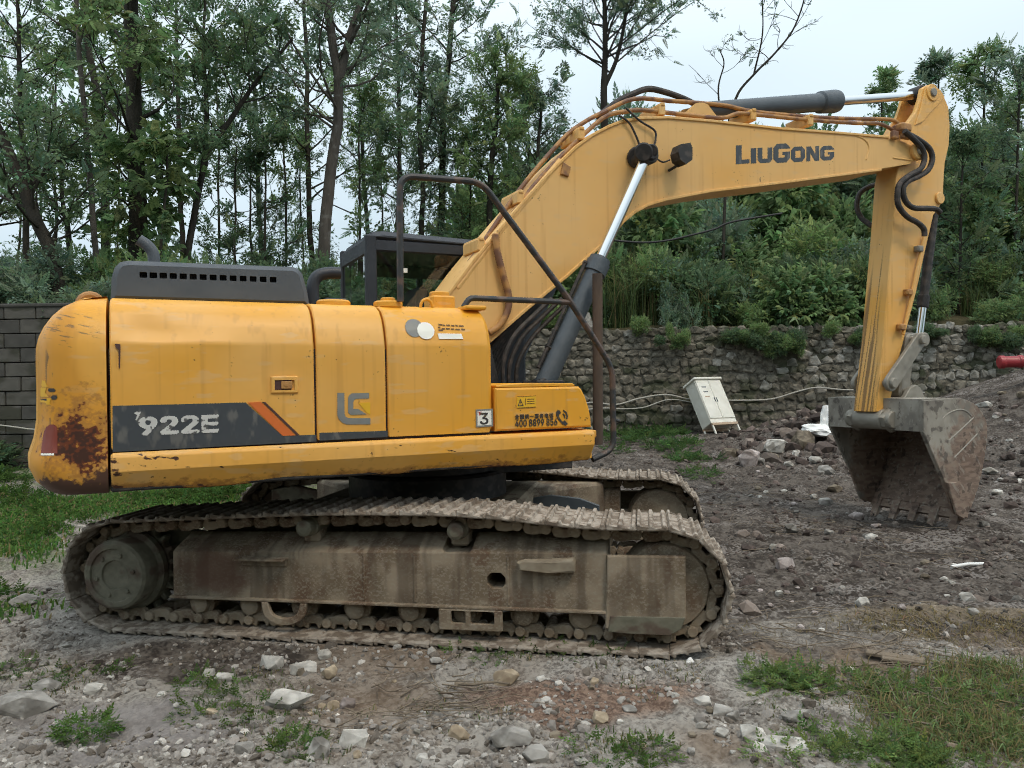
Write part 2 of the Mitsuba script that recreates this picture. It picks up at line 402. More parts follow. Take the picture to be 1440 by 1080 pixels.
CJK = [[[(9,-47),(10,-44),(27,-34),(39,-19),(44,-21),(44,-25),(51,-32),(69,-43),(71,-47),(68,-51),(62,-48),(61,-50),(44,-50),(44,-59),(61,-59),(61,-64),(43,-65),(43,-73),(45,-74),(68,-74),(68,-80),(12,-80),(12,-74),(36,-74),(36,-65),(20,-65),(20,-59),(36,-59),(36,-51),(20,-50),(19,-47),(12,-50)],[(40,-30),(27,-44),(54,-43)]],[[(84,-24),(139,-23),(139,-82),(133,-82),(131,-78),(93,-78),(91,-82),(85,-82)],[(92,-30),(91,-72),(132,-72),(131,-68),(94,-68),(94,-62),(108,-61),(108,-53),(96,-52),(96,-47),(108,-47),(108,-39),(95,-39),(94,-34),(129,-33),(129,-39),(115,-39),(115,-46),(128,-47),(128,-53),(124,-54),(128,-62),(131,-63),(132,-29)],[(115,-61),(122,-61),(116,-53),(115,-54)]],[[(153,-44),(160,-35),(166,-20),(171,-21),(173,-24),(165,-41),(168,-41),(172,-34),(177,-35),(177,-30),(192,-30),(189,-22),(192,-20),(196,-21),(200,-30),(214,-30),(213,-36),(204,-37),(214,-53),(208,-55),(206,-51),(202,-52),(202,-74),(208,-74),(208,-66),(210,-65),(214,-67),(213,-78),(211,-80),(198,-80),(196,-78),(195,-52),(190,-52),(188,-70),(181,-79),(174,-81),(171,-77),(177,-73),(176,-71),(155,-78),(154,-71),(173,-65),(177,-66),(177,-71),(179,-72),(183,-63),(184,-54),(177,-53),(176,-60),(156,-65),(154,-58),(158,-56),(162,-49),(155,-49)],[(190,-45),(201,-45),(199,-39),(202,-36),(195,-36)],[(178,-36),(167,-55),(169,-55),(177,-53),(176,-47),(183,-43),(186,-36)]],[[(226,-54),(226,-47),(286,-47),(286,-54)]],[[(326,-82),(326,-23),(355,-23),(354,-41),(340,-41),(339,-36),(349,-36),(349,-29),(334,-29),(333,-44),(357,-46),(355,-57),(349,-69),(359,-78),(354,-82),(344,-75),(337,-81)],[(339,-52),(343,-62),(345,-62),(349,-51)],[(333,-73),(336,-74),(340,-69),(334,-57)]],[[(297,-79),(302,-57),(302,-23),(322,-23),(322,-79),(318,-82),(310,-82),(309,-80),(309,-75),(316,-74),(315,-60),(308,-60),(303,-82)],[(309,-44),(308,-53),(316,-53),(316,-44)],[(309,-37),(316,-38),(316,-29),(308,-29)]],[[(370,-50),(371,-47),(392,-44),(386,-38),(376,-43),(373,-37),(381,-33),(392,-20),(398,-21),(397,-27),(422,-27),(424,-31),(411,-43),(430,-47),(428,-53),(411,-51),(403,-48),(397,-48),(402,-51),(403,-57),(425,-57),(422,-75),(417,-81),(403,-81),(401,-77),(401,-75),(414,-75),(416,-71),(417,-63),(400,-63),(397,-69),(390,-76),(374,-82),(371,-78),(372,-75),(384,-72),(391,-65),(390,-63),(375,-63),(375,-57),(393,-57),(396,-50),(375,-54),(372,-54)],[(391,-34),(398,-40),(402,-40),(411,-34)]],[[(447,-30),(468,-29),(468,-20),(475,-20),(476,-29),(496,-29),(496,-62),(503,-66),(501,-77),(496,-81),(474,-81),(468,-76),(468,-64),(455,-64),(454,-68),(447,-68)],[(475,-72),(477,-74),(494,-74),(496,-64),(475,-64)],[(476,-50),(475,-57),(489,-57),(489,-50)],[(476,-36),(475,-44),(489,-44),(489,-36)],[(467,-43),(468,-36),(454,-36),(454,-44)],[(468,-51),(454,-50),(454,-57),(468,-57)]],[[(514,-47),(514,-41),(529,-41),(529,-65),(533,-63),(538,-65),(538,-56),(550,-56),(551,-48),(535,-47),(534,-41),(551,-40),(551,-32),(536,-32),(534,-27),(568,-21),(571,-26),(558,-29),(557,-39),(574,-40),(574,-46),(557,-47),(557,-54),(559,-56),(571,-56),(571,-81),(564,-82),(562,-79),(546,-79),(544,-82),(538,-82),(537,-69),(522,-80),(519,-75),(523,-69),(523,-48)],[(544,-72),(564,-73),(564,-62),(544,-62)]],[[(517,-26),(520,-22),(523,-22),(532,-33),(529,-36),(526,-36)]]]
# ================================================================ EXCAVATOR
EX = 'excavator'
tag(EX, 'large yellow crawler excavator with grey engine hood and raised boom, parked side-on on rubble ground', 'excavator')


def U(name, mesh, m, smooth=30, label=None): return put(f'{EX}__{name}', mesh, m, smooth, MU, label)
def TR(name, mesh, m, smooth=30, label=None): return put(f'{EX}__{name}', mesh, m, smooth, MT, label)


VS = -1.30                                                   # right hand side of the upper structure
ZS, ZC = 1.385, 1.975                                        # lower seam and crease heights


def door_profile(zb=ZS):
    P = [(VS, zb), (VS, 1.70), (VS, ZC), (VS + 0.008, ZC + 0.03), (VS + 0.03, 2.08), (VS + 0.065, 2.155), (VS + 0.12, 2.215), (VS + 0.19, 2.25), (VS + 0.28, 2.268), (VS + 0.50, 2.275), (VS + 0.50, zb)]
    return P


def wavy(V, amp=0.0022, dents=()):
    V = V.copy()
    w = (meshkit.fbm(np.column_stack([V[:, 0] * 2.3, V[:, 2] * 2.8, V[:, 1] * 0]), 2, 3) - 0.5) * 2 * amp
    for (u0, z0, ru, rz, d) in dents:
        w = w + d * np.exp(-((V[:, 0] - u0) / ru) ** 2 - ((V[:, 2] - z0) / rz) ** 2)
    k = np.clip((VS + 0.35 - V[:, 1]) / 0.25, 0, 1)
    V[:, 1] += w * k
    return V


def door(u0, u1, b=0.008, b1=None, dents=()):
    p = ccw(door_profile())
    q = []
    for a, c in zip(p, np.roll(p, -1, 0)):                   # more points along the profile so that the sheet can be dented
        n = max(1, int(np.linalg.norm(c - a) / 0.07)); q += [a + (c - a) * k / n for k in range(n)]
    return prism(np.array(q), u0, u1, b, 'u', b1, segs=max(4, int((u1 - u0) / 0.05)), warp=lambda V: wavy(V, 0.002, dents))


U('engine_door', door(-2.332, -1.196, dents=((-2.16, 2.075, 0.13, 0.045, 0.034), (-1.78, 2.01, 0.12, 0.022, -0.014), (-1.93, 2.07, 0.20, 0.035, 0.024), (-2.20, 1.93, 0.10, 0.10, 0.008), (-1.5, 1.8, 0.25, 0.12, 0.004))), 'body_paint', label='long yellow engine door with dented shoulder and a dark stripe')
U('pump_door', door(-1.182, -0.736), 'body_paint', label='narrow yellow door with grey emblem')
U('fuel_tank', door(-0.722, 0.032, b1=0.035, dents=((-0.1, 1.9, 0.2, 0.1, 0.004),)), 'body_paint', label='front yellow tank panel with round sticker')
# body behind the doors, deck and frame
U('body_core', cat([span((-2.34, VS + 0.03, 1.14), (0.02, 1.25, 1.96), 0.01), span((-2.34, VS + 0.22, 1.9), (0.02, 1.25, 2.19), 0.01)]), 'black_steel')  # near-black colour paints in the shade seen through the door gaps
U('deck_plate', cat([span((-2.30, -1.02, 1.145), (0.95, 1.28, 1.19)), span((-0.3, -0.45, 0.98), (1.15, 0.45, 1.12)), span((0.02, -0.62, 1.19), (0.95, 1.25, 1.24))]), 'black_steel')
U('top_deck', span((-2.33, -0.86, 2.20), (-0.70, 0.22, 2.262), 0.01), 'body_paint')
U('engine_compartment', span((-2.33, -0.80, 1.2), (-0.75, 1.28, 2.215), 0.05), 'body_paint')
# filler caps and small fittings on top of the body
U('filler_cap', cyl((-0.985, -0.92, 2.25), (-0.985, -0.92, 2.305), 0.115), 'body_paint')
U('filler_cap', cat([cyl((-0.63, -1.02, 2.25), (-0.63, -1.02, 2.30), 0.10), cyl((-0.63, -1.02, 2.29), (-0.63, -1.02, 2.325), 0.05)]), 'body_paint', label='rust-brown filler cap beside the handrail foot')
a, z = PU(603, 430, -0.75)
U('filler_neck', cat([span((a - 0.01, -0.86, 2.22), (a + 0.17, -0.66, 2.375), 0.012), cyl((a + 0.08, -0.76, 2.37), (a + 0.08, -0.76, 2.41), 0.075)]), 'body_paint')
th = np.linspace(0, math.pi, 9)
U('lifting_eye', tube([(-0.36 - 0.045 * math.cos(t), -1.05, 2.262 + 0.06 * math.sin(t)) for t in th], 0.011), 'body_paint')
U('tank_lip', cbox((-0.045, -1.12, 2.258), (0.16, 0.17, 0.03), 0.012), 'body_paint')
# door latch in a recess
lu, lz = PU(400, 541, VS)
U('door_latch', cut(cbox((lu, VS - 0.002, lz), (0.165, 0.02, 0.105), 0.006), cbox((lu, VS - 0.01, lz - 0.002), (0.118, 0.03, 0.062), 0.002)), 'body_paint')
U('door_latch__recess', cbox((lu - 0.01, VS - 0.0035, lz - 0.002), (0.10, 0.004, 0.058), 0.001), 'decal_maroon')
U('door_latch__handle', cat([cbox((lu + 0.012, VS - 0.010, lz - 0.002), (0.066, 0.012, 0.046), 0.003), cyl((lu + 0.008, VS - 0.02, lz - 0.002), (lu + 0.008, VS - 0.01, lz - 0.002), 0.012, 14)]), 'pipe_paint')
# skirt under the doors
sk = [(-1.335, 1.352), (-1.342, 1.335), (-1.342, 1.262), (-1.325, 1.235), (-1.265, 1.148), (-1.24, 1.138), (-1.05, 1.138), (-1.05, 1.366), (-1.318, 1.366)]
U('side_skirt', prism(sk, -2.335, 0.832, 0.012, 'u', segs=40, warp=lambda V: V + np.column_stack([V[:, 0] * 0, (meshkit.fbm(V * [3, 0, 4], 2, 1) - 0.5) * 0.006, (meshkit.fbm(V * [2.2, 0, 0], 2, 4) - 0.5) * 0.03 * (V[:, 2] < 1.2)])), 'skirt_paint', label='long yellow lower skirt with rusty bottom edge')
# tool box / step in front of the tank
tb = [(0.047, 1.388), (0.828, 1.388), (0.824, 1.45), (0.808, 1.53), (0.775, 1.62), (0.742, 1.675), (0.722, 1.69), (0.047, 1.69)]
U('tool_box', prism(tb, VS, -0.66, 0.014, 'v', 0.01), 'body_paint', label='low yellow tool box in front of the tank with phone lettering')
U('tool_box__lid', prism([(0.06, 1.693), (0.69, 1.693), (0.695, 1.703), (0.67, 1.716), (0.30, 1.722), (0.06, 1.708)], VS + 0.012, -0.67, 0.004, 'v'), 'body_paint')
U('frame_bracket', cat([span((0.80, -1.20, 1.30), (0.93, -0.95, 1.355)), span((0.78, -1.18, 1.14), (0.9, -0.9, 1.30))]), 'body_paint')

# counterweight
half = [(-1.292, -2.350), (-1.292, -2.42), (-1.290, -2.49), (-1.280, -2.55), (-1.255, -2.605), (-1.215, -2.648), (-1.16, -2.678), (-1.08, -2.702), (-0.85, -2.738), (-0.5, -2.775), (0, -2.79)]
plan = np.array([(u, v) for v, u in half] + [(u, -v) for v, u in half[-2::-1]])           # (u, v), open at the front
nrm = np.zeros_like(plan); tg = np.gradient(plan, axis=0); nrm[:, 0], nrm[:, 1] = tg[:, 1], -tg[:, 0]; nrm /= np.linalg.norm(nrm, axis=1, keepdims=True)
if nrm[len(nrm) // 2, 0] > 0: nrm = -nrm
nrm[0] = (0, -1); nrm[-1] = (0, 1)
lay = [(1.128, -0.30), (1.128, -0.12), (1.135, -0.075), (1.16, -0.03), (1.21, 0.012), (1.28, 0.030), (1.35, 0.030), (1.44, 0.012), (1.55, 0.002), (1.70, 0), (1.90, 0), (1.975, -0.002), (2.04, -0.016), (2.10, -0.042), (2.155, -0.078), (2.205, -0.128), (2.245, -0.20), (2.268, -0.29), (2.278, -0.42)]
R = []
for z_, o in lay:
    q = plan + nrm * o * np.where(np.abs(nrm[:, :1]) > 0.3, np.where(o > 0, 1.6, 1.0), np.where(o > 0, 0.25, 1.0)); q[:, 0] = np.minimum(q[:, 0], -2.350)
    R.append(np.column_stack([q, np.full(len(q), z_)]))
n = len(plan); V = np.vstack(R); F = []
for k in range(len(lay) - 1):
    i = np.arange(n); j = (i + 1) % n
    F += [np.column_stack([k * n + i, (k + 1) * n + j, k * n + j]), np.column_stack([k * n + i, (k + 1) * n + i, (k + 1) * n + j])]
for k, flip in ((0, 1), (len(lay) - 1, 0)):
    c = len(V); V = np.vstack([V, [R[k].mean(0)]]); i = np.arange(n); f = np.column_stack([k * n + i, k * n + (i + 1) % n, np.full(n, c)]); F.append(f if flip else f[:, ::-1])
cw = tm(V, np.vstack(F)); cw = cw if cw.volume > 0 else tm(V, np.vstack(F)[:, ::-1])
U('counterweight', cw, 'weight_paint', 35, label='rounded yellow counterweight with rust patches and black scrapes')
pts = [(-2.46 - 0.062 * math.cos(t), -0.62, 2.262 + 0.062 * math.sin(t)) for t in th]
U('counterweight__lifting_eye', tube(pts, 0.026, 10), 'pipe_paint', label='rusty lifting eye')
pu, pz = PU(74, 620, -1.25)
arc = [(pu - 0.052, pz - 0.085), (pu + 0.052, pz - 0.085), (pu + 0.052, pz + 0.02)] + [(pu + 0.052 * math.cos(t), pz + 0.02 + 0.085 * math.sin(t)) for t in np.linspace(0, math.pi, 11)[1:]]


def on_weight(poly_vz, m, name, lift=0.004, label=None):
    """A thin plate on the rear right corner of the counterweight, following its plan."""
    p = np.asarray(poly_vz, float); s = p[:, 0]
    return None


# engine hood with slots
hu0, hu1, hz0, hz1 = -2.335, -1.145, 2.262, 2.515
VH = -0.95
hp = [(hu0, hz0), (hu1, hz0), (hu1 - 0.015, hz0 + 0.10), (hu1 - 0.045, hz1 - 0.035), (hu1 - 0.075, hz1 - 0.004), (hu1 - 0.11, hz1 + 0.006), (hu0 + 0.10, hz1 - 0.004), (hu0 + 0.055, hz1 - 0.016), (hu0 + 0.025, hz1 - 0.05), (hu0 + 0.008, hz1 - 0.11)]
hood = prism(hp, VH, 0.15, 0.03, 'v')
inner = prism(inset(ccw(hp), 0.02), VH + 0.02, 0.12, 0.002, 'v')
slots = []
for k in range(14):
    px = 201.5 + 14.05 * k
    a, z = PU(px, 386.5 + 0.52 * k, VH)
    slots.append(cbox((a, VH + 0.01, z), (0.042, 0.08, 0.036), 0.004))
U('engine_hood', cut(hood, inner, *slots), 'hood_paint', 30, label='dark grey engine hood with a row of square vents')
U('engine_hood__liner', span((hu0 + 0.08, VH + 0.07, hz0), (hu1 - 0.12, 0.08, hz1 - 0.05), 0.01), 'black_steel')  # dark block; the shade behind the vents is put into its colour
for k in range(14):
    px = 201.5 + 14.05 * k; a, z = PU(px, 386.5 + 0.52 * k, VH)
    U('engine_hood__vent_mesh', cat([tube([(a - 0.02, VH + 0.03, z + o), (a + 0.02, VH + 0.03, z + o)], 0.0022, 4) for o in (-0.009, 0.009)] + [tube([(a + o, VH + 0.03, z - 0.018), (a + o, VH + 0.03, z + 0.018)], 0.0022, 4) for o in (-0.01, 0.01)]), 'black_steel')
ex = spline([PU3(217, 372, -0.25), PU3(215, 356, -0.25), PU3(207, 345, -0.25), PU3(195, 337, -0.25)], 5)
U('exhaust_pipe', tube(ex, 0.040, 16, cap=False), 'hood_paint', label='curved grey exhaust pipe end')
U('exhaust_pipe__dark_bore', tube(ex, 0.036, 16, cap=False), 'black_steel')  # inner sheet coloured black to paint the shade inside the pipe
U('air_intake_hose', tube(spline([PU3(441, 428, -0.35), PU3(440, 402, -0.35), PU3(446, 389, -0.35), PU3(460, 384, -0.35), PU3(478, 384, -0.35)], 6), 0.046, 16), 'cab_paint')
U('air_intake_box', span((-0.98, -0.6, 2.26), (-0.80, -0.2, 2.36), 0.02), 'black_steel')

# cab on the far side (seen from behind its right hand side)
c0, c1, w0, w1, zf, zr = -0.43, 1.10, 0.30, 1.27, 1.28, 3.045


def cab_bar(p, q, s=0.05): return tube([p, q], s, 4)


roof = prism([(c0 + 0.02, zr - 0.09), (c0 + 0.06, zr - 0.005), (c0 + 0.16, zr + 0.012), (c1 - 0.10, zr - 0.02), (c1, zr - 0.10)], w0, w1, 0.045, 'v')
U('cab', cat([roof, span((c0, w0, zf), (c1, w1, 2.26), 0.03)]), 'cab_paint', label='black operator cab with tinted windows behind the tank')
U('cab__pillar', cat([span((c0, w0, 2.24), (c0 + 0.10, w0 + 0.06, zr - 0.03), 0.012)]), 'cab_paint')
U('cab__pillar', span((c0, w1 - 0.06, 2.24), (c0 + 0.10, w1, zr - 0.03), 0.012), 'cab_paint')
U('cab__pillar', span((c1 - 0.08, w0, 2.24), (c1, w0 + 0.05, zr - 0.06), 0.012), 'cab_paint')
U('cab__pillar', span((c1 - 0.08, w1 - 0.05, 2.24), (c1, w1, zr - 0.06), 0.012), 'cab_paint')
U('cab__pillar', span((0.34, w1 - 0.05, 2.24), (0.40, w1, zr - 0.06), 0.01), 'cab_paint')
U('cab__roof_rail', span((c0 + 0.05, w0 + 0.004, zr - 0.17), (c1 - 0.06, w0 + 0.05, zr - 0.07), 0.012), 'cab_paint')
U('cab__roof_rail', span((c0 + 0.05, w1 - 0.05, zr - 0.17), (c1 - 0.06, w1 - 0.004, zr - 0.07), 0.012), 'cab_paint')
U('cab__roof_rail', span((c0 + 0.004, w0 + 0.05, zr - 0.20), (c0 + 0.06, w1 - 0.05, zr - 0.06), 0.012), 'cab_paint')
U('cab__headliner', span((c0 + 0.08, w0 + 0.06, zr - 0.14), (c1 - 0.1, w1 - 0.06, zr - 0.085), 0.01), 'seat_cloth')
U('cab__sun_panel', span((c0 + 0.12, w1 - 0.075, zr - 0.27), (c1 - 0.1, w1 - 0.055, zr - 0.16), 0.004), 'seat_cloth')
U('cab__seat', cat([span((0.12, 0.58, 2.0), (0.24, 1.02, 2.62), 0.04), span((0.10, 0.58, 1.9), (0.62, 1.02, 2.30), 0.04)]), 'seat_cloth')
for s_ in (0.52, 1.08):
    U('cab__lever', cat([tube([(0.62, s_, 2.25), (0.66, s_, 2.48)], 0.012, 8), cyl((0.655, s_, 2.46), (0.675, s_, 2.56), 0.025, 10)]), 'black_steel')
U('cab__console', span((0.70, 1.05, 2.2), (0.82, 1.2, 2.58), 0.02), 'seat_cloth')
def pane(a, b, c, d): return tm([a, b, c, d], [[0, 1, 2], [0, 2, 3]])
U('cab__window', pane((c0 + 0.10, w0 + 0.02, 2.27), (c1 - 0.08, w0 + 0.02, 2.27), (c1 - 0.08, w0 + 0.02, zr - 0.17), (c0 + 0.10, w0 + 0.02, zr - 0.17)), 'window_glass', False)
U('cab__window', pane((c0 + 0.10, w1 - 0.02, 2.27), (c1 - 0.08, w1 - 0.02, 2.27), (c1 - 0.08, w1 - 0.02, zr - 0.17), (c0 + 0.10, w1 - 0.02, zr - 0.17)), 'window_glass', False)
U('cab__rear_window', pane((c0 + 0.02, w0 + 0.06, 2.30), (c0 + 0.02, w1 - 0.06, 2.30), (c0 + 0.02, w1 - 0.06, zr - 0.20), (c0 + 0.02, w0 + 0.06, zr - 0.20)), 'window_glass', False)
a, z = PU(570, 380, w0)
U('cab__window_label', cbox((a, w0 + 0.012, z), (0.045, 0.003, 0.04), 0.001), 'decal_white')

# handrails and posts
VR = -1.12
rail = rounded([PU3(563, 424, VR), PU3(562, 247, VR), PU3(677, 256, VR), PU3(800, 421, VR), PU3(861, 517, VR), PU3(863, 632, VR), PU3(833, 646, VR)], 0.10, 6)
U('handrail', tube(rail, 0.0235, 12), 'rail_paint', label='bent black tubular handrail along the tank and step')
U('handrail', tube(rounded([PU3(652, 432, VR), PU3(660, 419, VR), PU3(800, 425, VR)], 0.06, 5), 0.0215, 12), 'rail_paint', label='short level handrail from the tank top to the long rail')
U('handrail__stub', cat([tube([PU3(863, 590, VR), PU3(871, 592, VR)], 0.012, 8)]), 'rail_paint')
pa = PU3(840, 385, -0.62); pb = PU3(841, 625, -0.62)
U('step_post', tube([pb, pa], 0.043, 14), 'post_rust', label='thick rust-brown upright post at the front of the deck')

# boom
VB = 0.23
bpx = [(640, 470), (622, 428), (630, 411), (664, 366), (700, 323), (730, 288), (760, 254), (785, 228), (810, 204), (832, 188), (855, 176), (875, 168), (900, 164), (940, 163), (1000, 168), (1100, 179), (1180, 185), (1250, 191), (1272, 196), (1287, 203), (1294, 213), (1292, 224), (1282, 233), (1240, 240), (1180, 248), (1100, 258.5), (1000, 270.5), (960, 278), (935, 283), (912, 290), (895, 299), (878, 313), (865, 329), (850, 344), (825, 366), (800, 389), (775, 409), (745, 434), (715, 460), (690, 482), (668, 497), (650, 490)]
bp = np.array([PU(x, y, -VB) for x, y in bpx])
core = inset(ccw(bp), 0.022)
U('boom', prism(core, -VB + 0.012, VB - 0.012, 0.004, 'v'), 'boom_paint', 25, label='long bent yellow boom with maker lettering')


def strip(pts, v0, v1, t, side):
    """A flange plate that follows a row of (u, z) points."""
    p = np.asarray(pts, float); d = np.gradient(p, axis=0); d /= np.linalg.norm(d, axis=1, keepdims=True)
    nn = np.column_stack([-d[:, 1], d[:, 0]]) * side
    poly = np.vstack([p, (p + nn * t)[::-1]])
    return prism(poly, v0, v1, 0.004, 'v')


i0, i1, i2, i3 = 1, 17, 23, 39
U('boom__top_flange', strip(bp[i0:i1 + 1], -VB - 0.004, VB + 0.004, 0.026, -1), 'boom_paint', 25)
U('boom__bottom_flange', strip(bp[i2:i3 + 1], -VB - 0.004, VB + 0.004, 0.026, -1), 'boom_paint', 25)
# doubler plate and welds near the arm pin
bu, bz = PU(1289, 213, -VB)
for s in (-1, 1):
    U('boom__pin_boss', cyl((bu, s * (VB - 0.02), bz), (bu, s * (VB + 0.045), bz), 0.105), 'boom_paint')
    U('boom__pin_boss__pin', cyl((bu, s * VB, bz), (bu, s * (VB + 0.075), bz), 0.055), 'link_steel')
weld = spline([PU3(1196, 188, -VB + 0.012), PU3(1215, 196, -VB + 0.012), PU3(1222, 208, -VB + 0.012), PU3(1218, 224, -VB + 0.012)], 5)
U('boom__weld_seam', tube(weld, 0.010, 6), 'boom_paint')
wl = [PU3(1256, 222, -VB + 0.01), PU3(1286, 226, -VB + 0.01)]
U('boom__weld_seam', tube(wl, 0.009, 6), 'boom_paint')
# foot brackets of the boom on the main frame
fu, fz = PU(660, 470, -VB)
for s in (-1, 1):
    U('boom_bracket', prism([(fu - 0.42, 1.2), (fu + 0.95, 1.2), (fu + 0.85, 1.55), (fu + 0.42, 1.50), (fu + 0.24, 1.66), (fu + 0.13, fz - 0.02), (fu, fz + 0.08), (fu - 0.16, fz)], s * 0.30 - 0.03, s * 0.30 + 0.03, 0.008, 'v'), 'black_steel')
U('boom_bracket__pin', cyl((fu, -0.36, fz), (fu, 0.36, fz), 0.07), 'link_steel')

# boom cylinders
for s, lab in ((-1, 'near blue-grey boom cylinder with bright rod'), (1, 'far boom cylinder half hidden behind the near one')):
    vv = s * 0.42
    top = np.array([*PU(909, 219, -0.42)]); base = np.array([*PU(762, 548, -0.42)])
    # straight axis from the base pin to the rod pin
    a0 = np.array([base[0], vv, base[1]]); a1 = np.array([top[0], vv, top[1]]); d = a1 - a0; Ln = np.linalg.norm(d); d /= Ln
    k0 = 0.545 * Ln
    k = U('boom_cylinder', lathe(a0, a1, [(0, 0.05), (0.02, 0.088), (k0 - 0.16, 0.088), (k0 - 0.155, 0.104), (k0 - 0.05, 0.106), (k0 - 0.045, 0.096), (k0 - 0.01, 0.094), (k0, 0.075)]), 'cylinder_paint', 30, label=lab)
    nm = k.split('__')[1]
    U(f'{nm}__rod', lathe(a0, a1, [(k0 - 0.05, 0.046), (Ln - 0.05, 0.046)], 24), 'chrome')
    U(f'{nm}__rod_eye', cyl(a1 - [0, 0.075, 0], a1 + [0, 0.075, 0], 0.088), 'black_steel')
    side = np.array([-d[2], 0, d[0]])
    U(f'{nm}__feed_pipe', tube([a0 + d * 0.15 + side * 0.115 + [0, -0.0, 0], a0 + d * (k0 - 0.1) + side * 0.118], 0.018, 8), 'hose_rubber')
    U(f'{nm}__clamp', cat([tube([a0 + d * t + side * 0.06, a0 + d * t + side * 0.135], 0.02, 6) for t in (0.35, k0 - 0.12)]), 'black_steel')
    U(f'{nm}__base_eye', cyl(a0 - [0, 0.08, 0], a0 + [0, 0.08, 0], 0.10), 'black_steel')
U('boom_cylinder_pin', cyl((top[0], -0.52, top[1]), (top[0], 0.52, top[1]), 0.06), 'black_steel')
U('cylinder_base_bracket', cat([span((base[0] - 0.12, s * 0.42 - 0.12 - 0.02, 1.12), (base[0] + 0.14, s * 0.42 - 0.12 + 0.02, base[1] + 0.08), 0.01) for s in (-1, 1)] + [span((base[0] - 0.12, s * 0.42 + 0.12 - 0.02, 1.12), (base[0] + 0.14, s * 0.42 + 0.12 + 0.02, base[1] + 0.08), 0.01) for s in (-1, 1)]), 'black_steel')
# hydraulic hoses that climb from the frame to the boom foot
for k in range(6):
    o = k * 0.05
    P = [(0.34 + o, -0.12 + 0.05 * k, 1.22), (0.36 + o * 1.1, -0.12 + 0.05 * k, 1.55), (0.52 + o, -0.10 + 0.045 * k, 1.95), (0.80 + o, -0.08 + 0.04 * k, 2.30 + 0.02 * k), (1.0 + o, -0.1 + 0.04 * k, 2.52 + 0.02 * k)]
    U('frame_hose', tube(spline(P, 6), 0.024, 8), 'hose_rubber')
for k, P in enumerate(([(708, 548), (708, 510), (722, 474), (748, 446), (776, 420)], [(716, 548), (717, 512), (733, 476), (760, 448), (790, 420)], [(726, 548), (728, 512), (746, 478), (770, 452), (798, 425)])):
    U('frame_hose', tube(spline([PU3(x, y, -0.36 + 0.03 * k) for x, y in P], 6), 0.02, 8), 'hose_rubber')
U('side_pipe', tube(spline([PU3(697, 331, -0.26), PU3(699, 352, -0.265), PU3(707, 385, -0.265), PU3(715, 415, -0.265), PU3(714, 436, -0.265), PU3(703, 457, -0.26), PU3(688, 468, -0.25)], 6), 0.03, 12), 'pipe_paint', label='thick brown pipe down the side of the boom foot')
U('side_pipe__clamp', cat([cbox(PU3(697, 334, -0.25), (0.06, 0.05, 0.07), 0.01)]), 'pipe_paint')

# pipes along the top of the boom
pA = [(640, 397), (672, 352), (730, 268), (789, 198), (818, 174), (850, 157), (892, 139), (942, 142), (985, 145), (1023, 149), (1060, 157), (1135, 164), (1200, 167), (1251, 168), (1266, 176), (1276, 180)]
pB = [(650, 399), (690, 344), (750, 262), (795, 214), (848, 166), (880, 157), (905, 155), (960, 161), (1014, 166), (1036, 160), (1060, 161), (1130, 168), (1200, 173), (1236, 174), (1258, 184), (1270, 188)]
for pts, vv, nm in ((pA, -0.10, 'upper brown oil pipe running over the boom'), (pB, -0.18, 'lower brown oil pipe running over the boom')):
    U('boom_pipe', tube(spline([PU3(x, y, vv) for x, y in pts], 4), 0.021, 10), 'pipe_paint', label=nm)
for vv, dz in ((0.02, 0.0), (0.10, 0.01)):
    U('boom_pipe', tube(spline([PU3(x, y, vv) for x, y in pA], 4), 0.019, 8), 'pipe_paint')
for (x, y, h) in ((1053, 170, 0.12), (1133, 177, 0.12), (925, 163, 0.10), (812, 197, 0.13), (727, 286, 0.13), (672, 352, 0.12)):
    a, z = PU(x, y, -0.14)
    U('boom_pipe_clamp', cat([cbox((a, -0.05, z + 0.035), (0.07, 0.34, 0.10), 0.008), cbox((a, -0.05, z + 0.085), (0.045, 0.36, 0.03), 0.006)]), 'boom_paint')
U('boom_pipe_clamp', prism([PU(786, 246, -0.2), PU(797, 250, -0.2), PU(800, 236, -0.2), PU(790, 230, -0.2)], -0.24, -0.12, 0.006, 'v'), 'pipe_paint')
U('boom_guard_pipe', tube([PU3(642, 405, -0.2), PU3(706, 322, -0.2), PU3(788, 226, -0.2)], 0.028, 10), 'boom_paint')
U('boom_hose', tube(spline([PU3(840, 165, 0.05), PU3(868, 143, 0.05), PU3(890, 132, 0.05), PU3(912, 125, 0.05), PU3(937, 130, 0.05), PU3(962, 139, 0.05), PU3(980, 148, 0.05)], 6), 0.03, 10), 'hose_rubber')
# work light on a bracket, with its wires
lx = np.array(PU3(958, 218, -0.36))
U('work_light', cat([trimesh.convex.convex_hull(np.array([lx + [du, dv, dz] for du, dz, sv in ((-0.09, 0.0, 1), (-0.06, 0.075, 1), (0.05, 0.10, 1), (0.075, 0.05, 1), (0.07, -0.055, 1), (0.0, -0.105, 1), (-0.07, -0.07, 1)) for dv in (-0.075, 0.05)])), tube([lx + [-0.02, 0.02, -0.09], lx + [-0.05, 0.13, -0.12]], 0.014, 8)]), 'black_steel', label='black work lamp on the boom side')
U('work_light__wire', tube(spline([PU3(942, 225, -0.3), PU3(932, 228, -0.3), PU3(922, 222, -0.33), PU3(915, 218, -0.4)], 5), 0.008, 6), 'hose_rubber')
for P in ([(870, 162), (884, 172), (893, 188), (901, 208)], [(880, 152), (900, 170), (920, 183), (922, 195), (919, 208)]):
    U('lamp_wire', tube(spline([PU3(x, y, -0.25) for x, y in P], 6), 0.010, 6), 'hose_rubber')
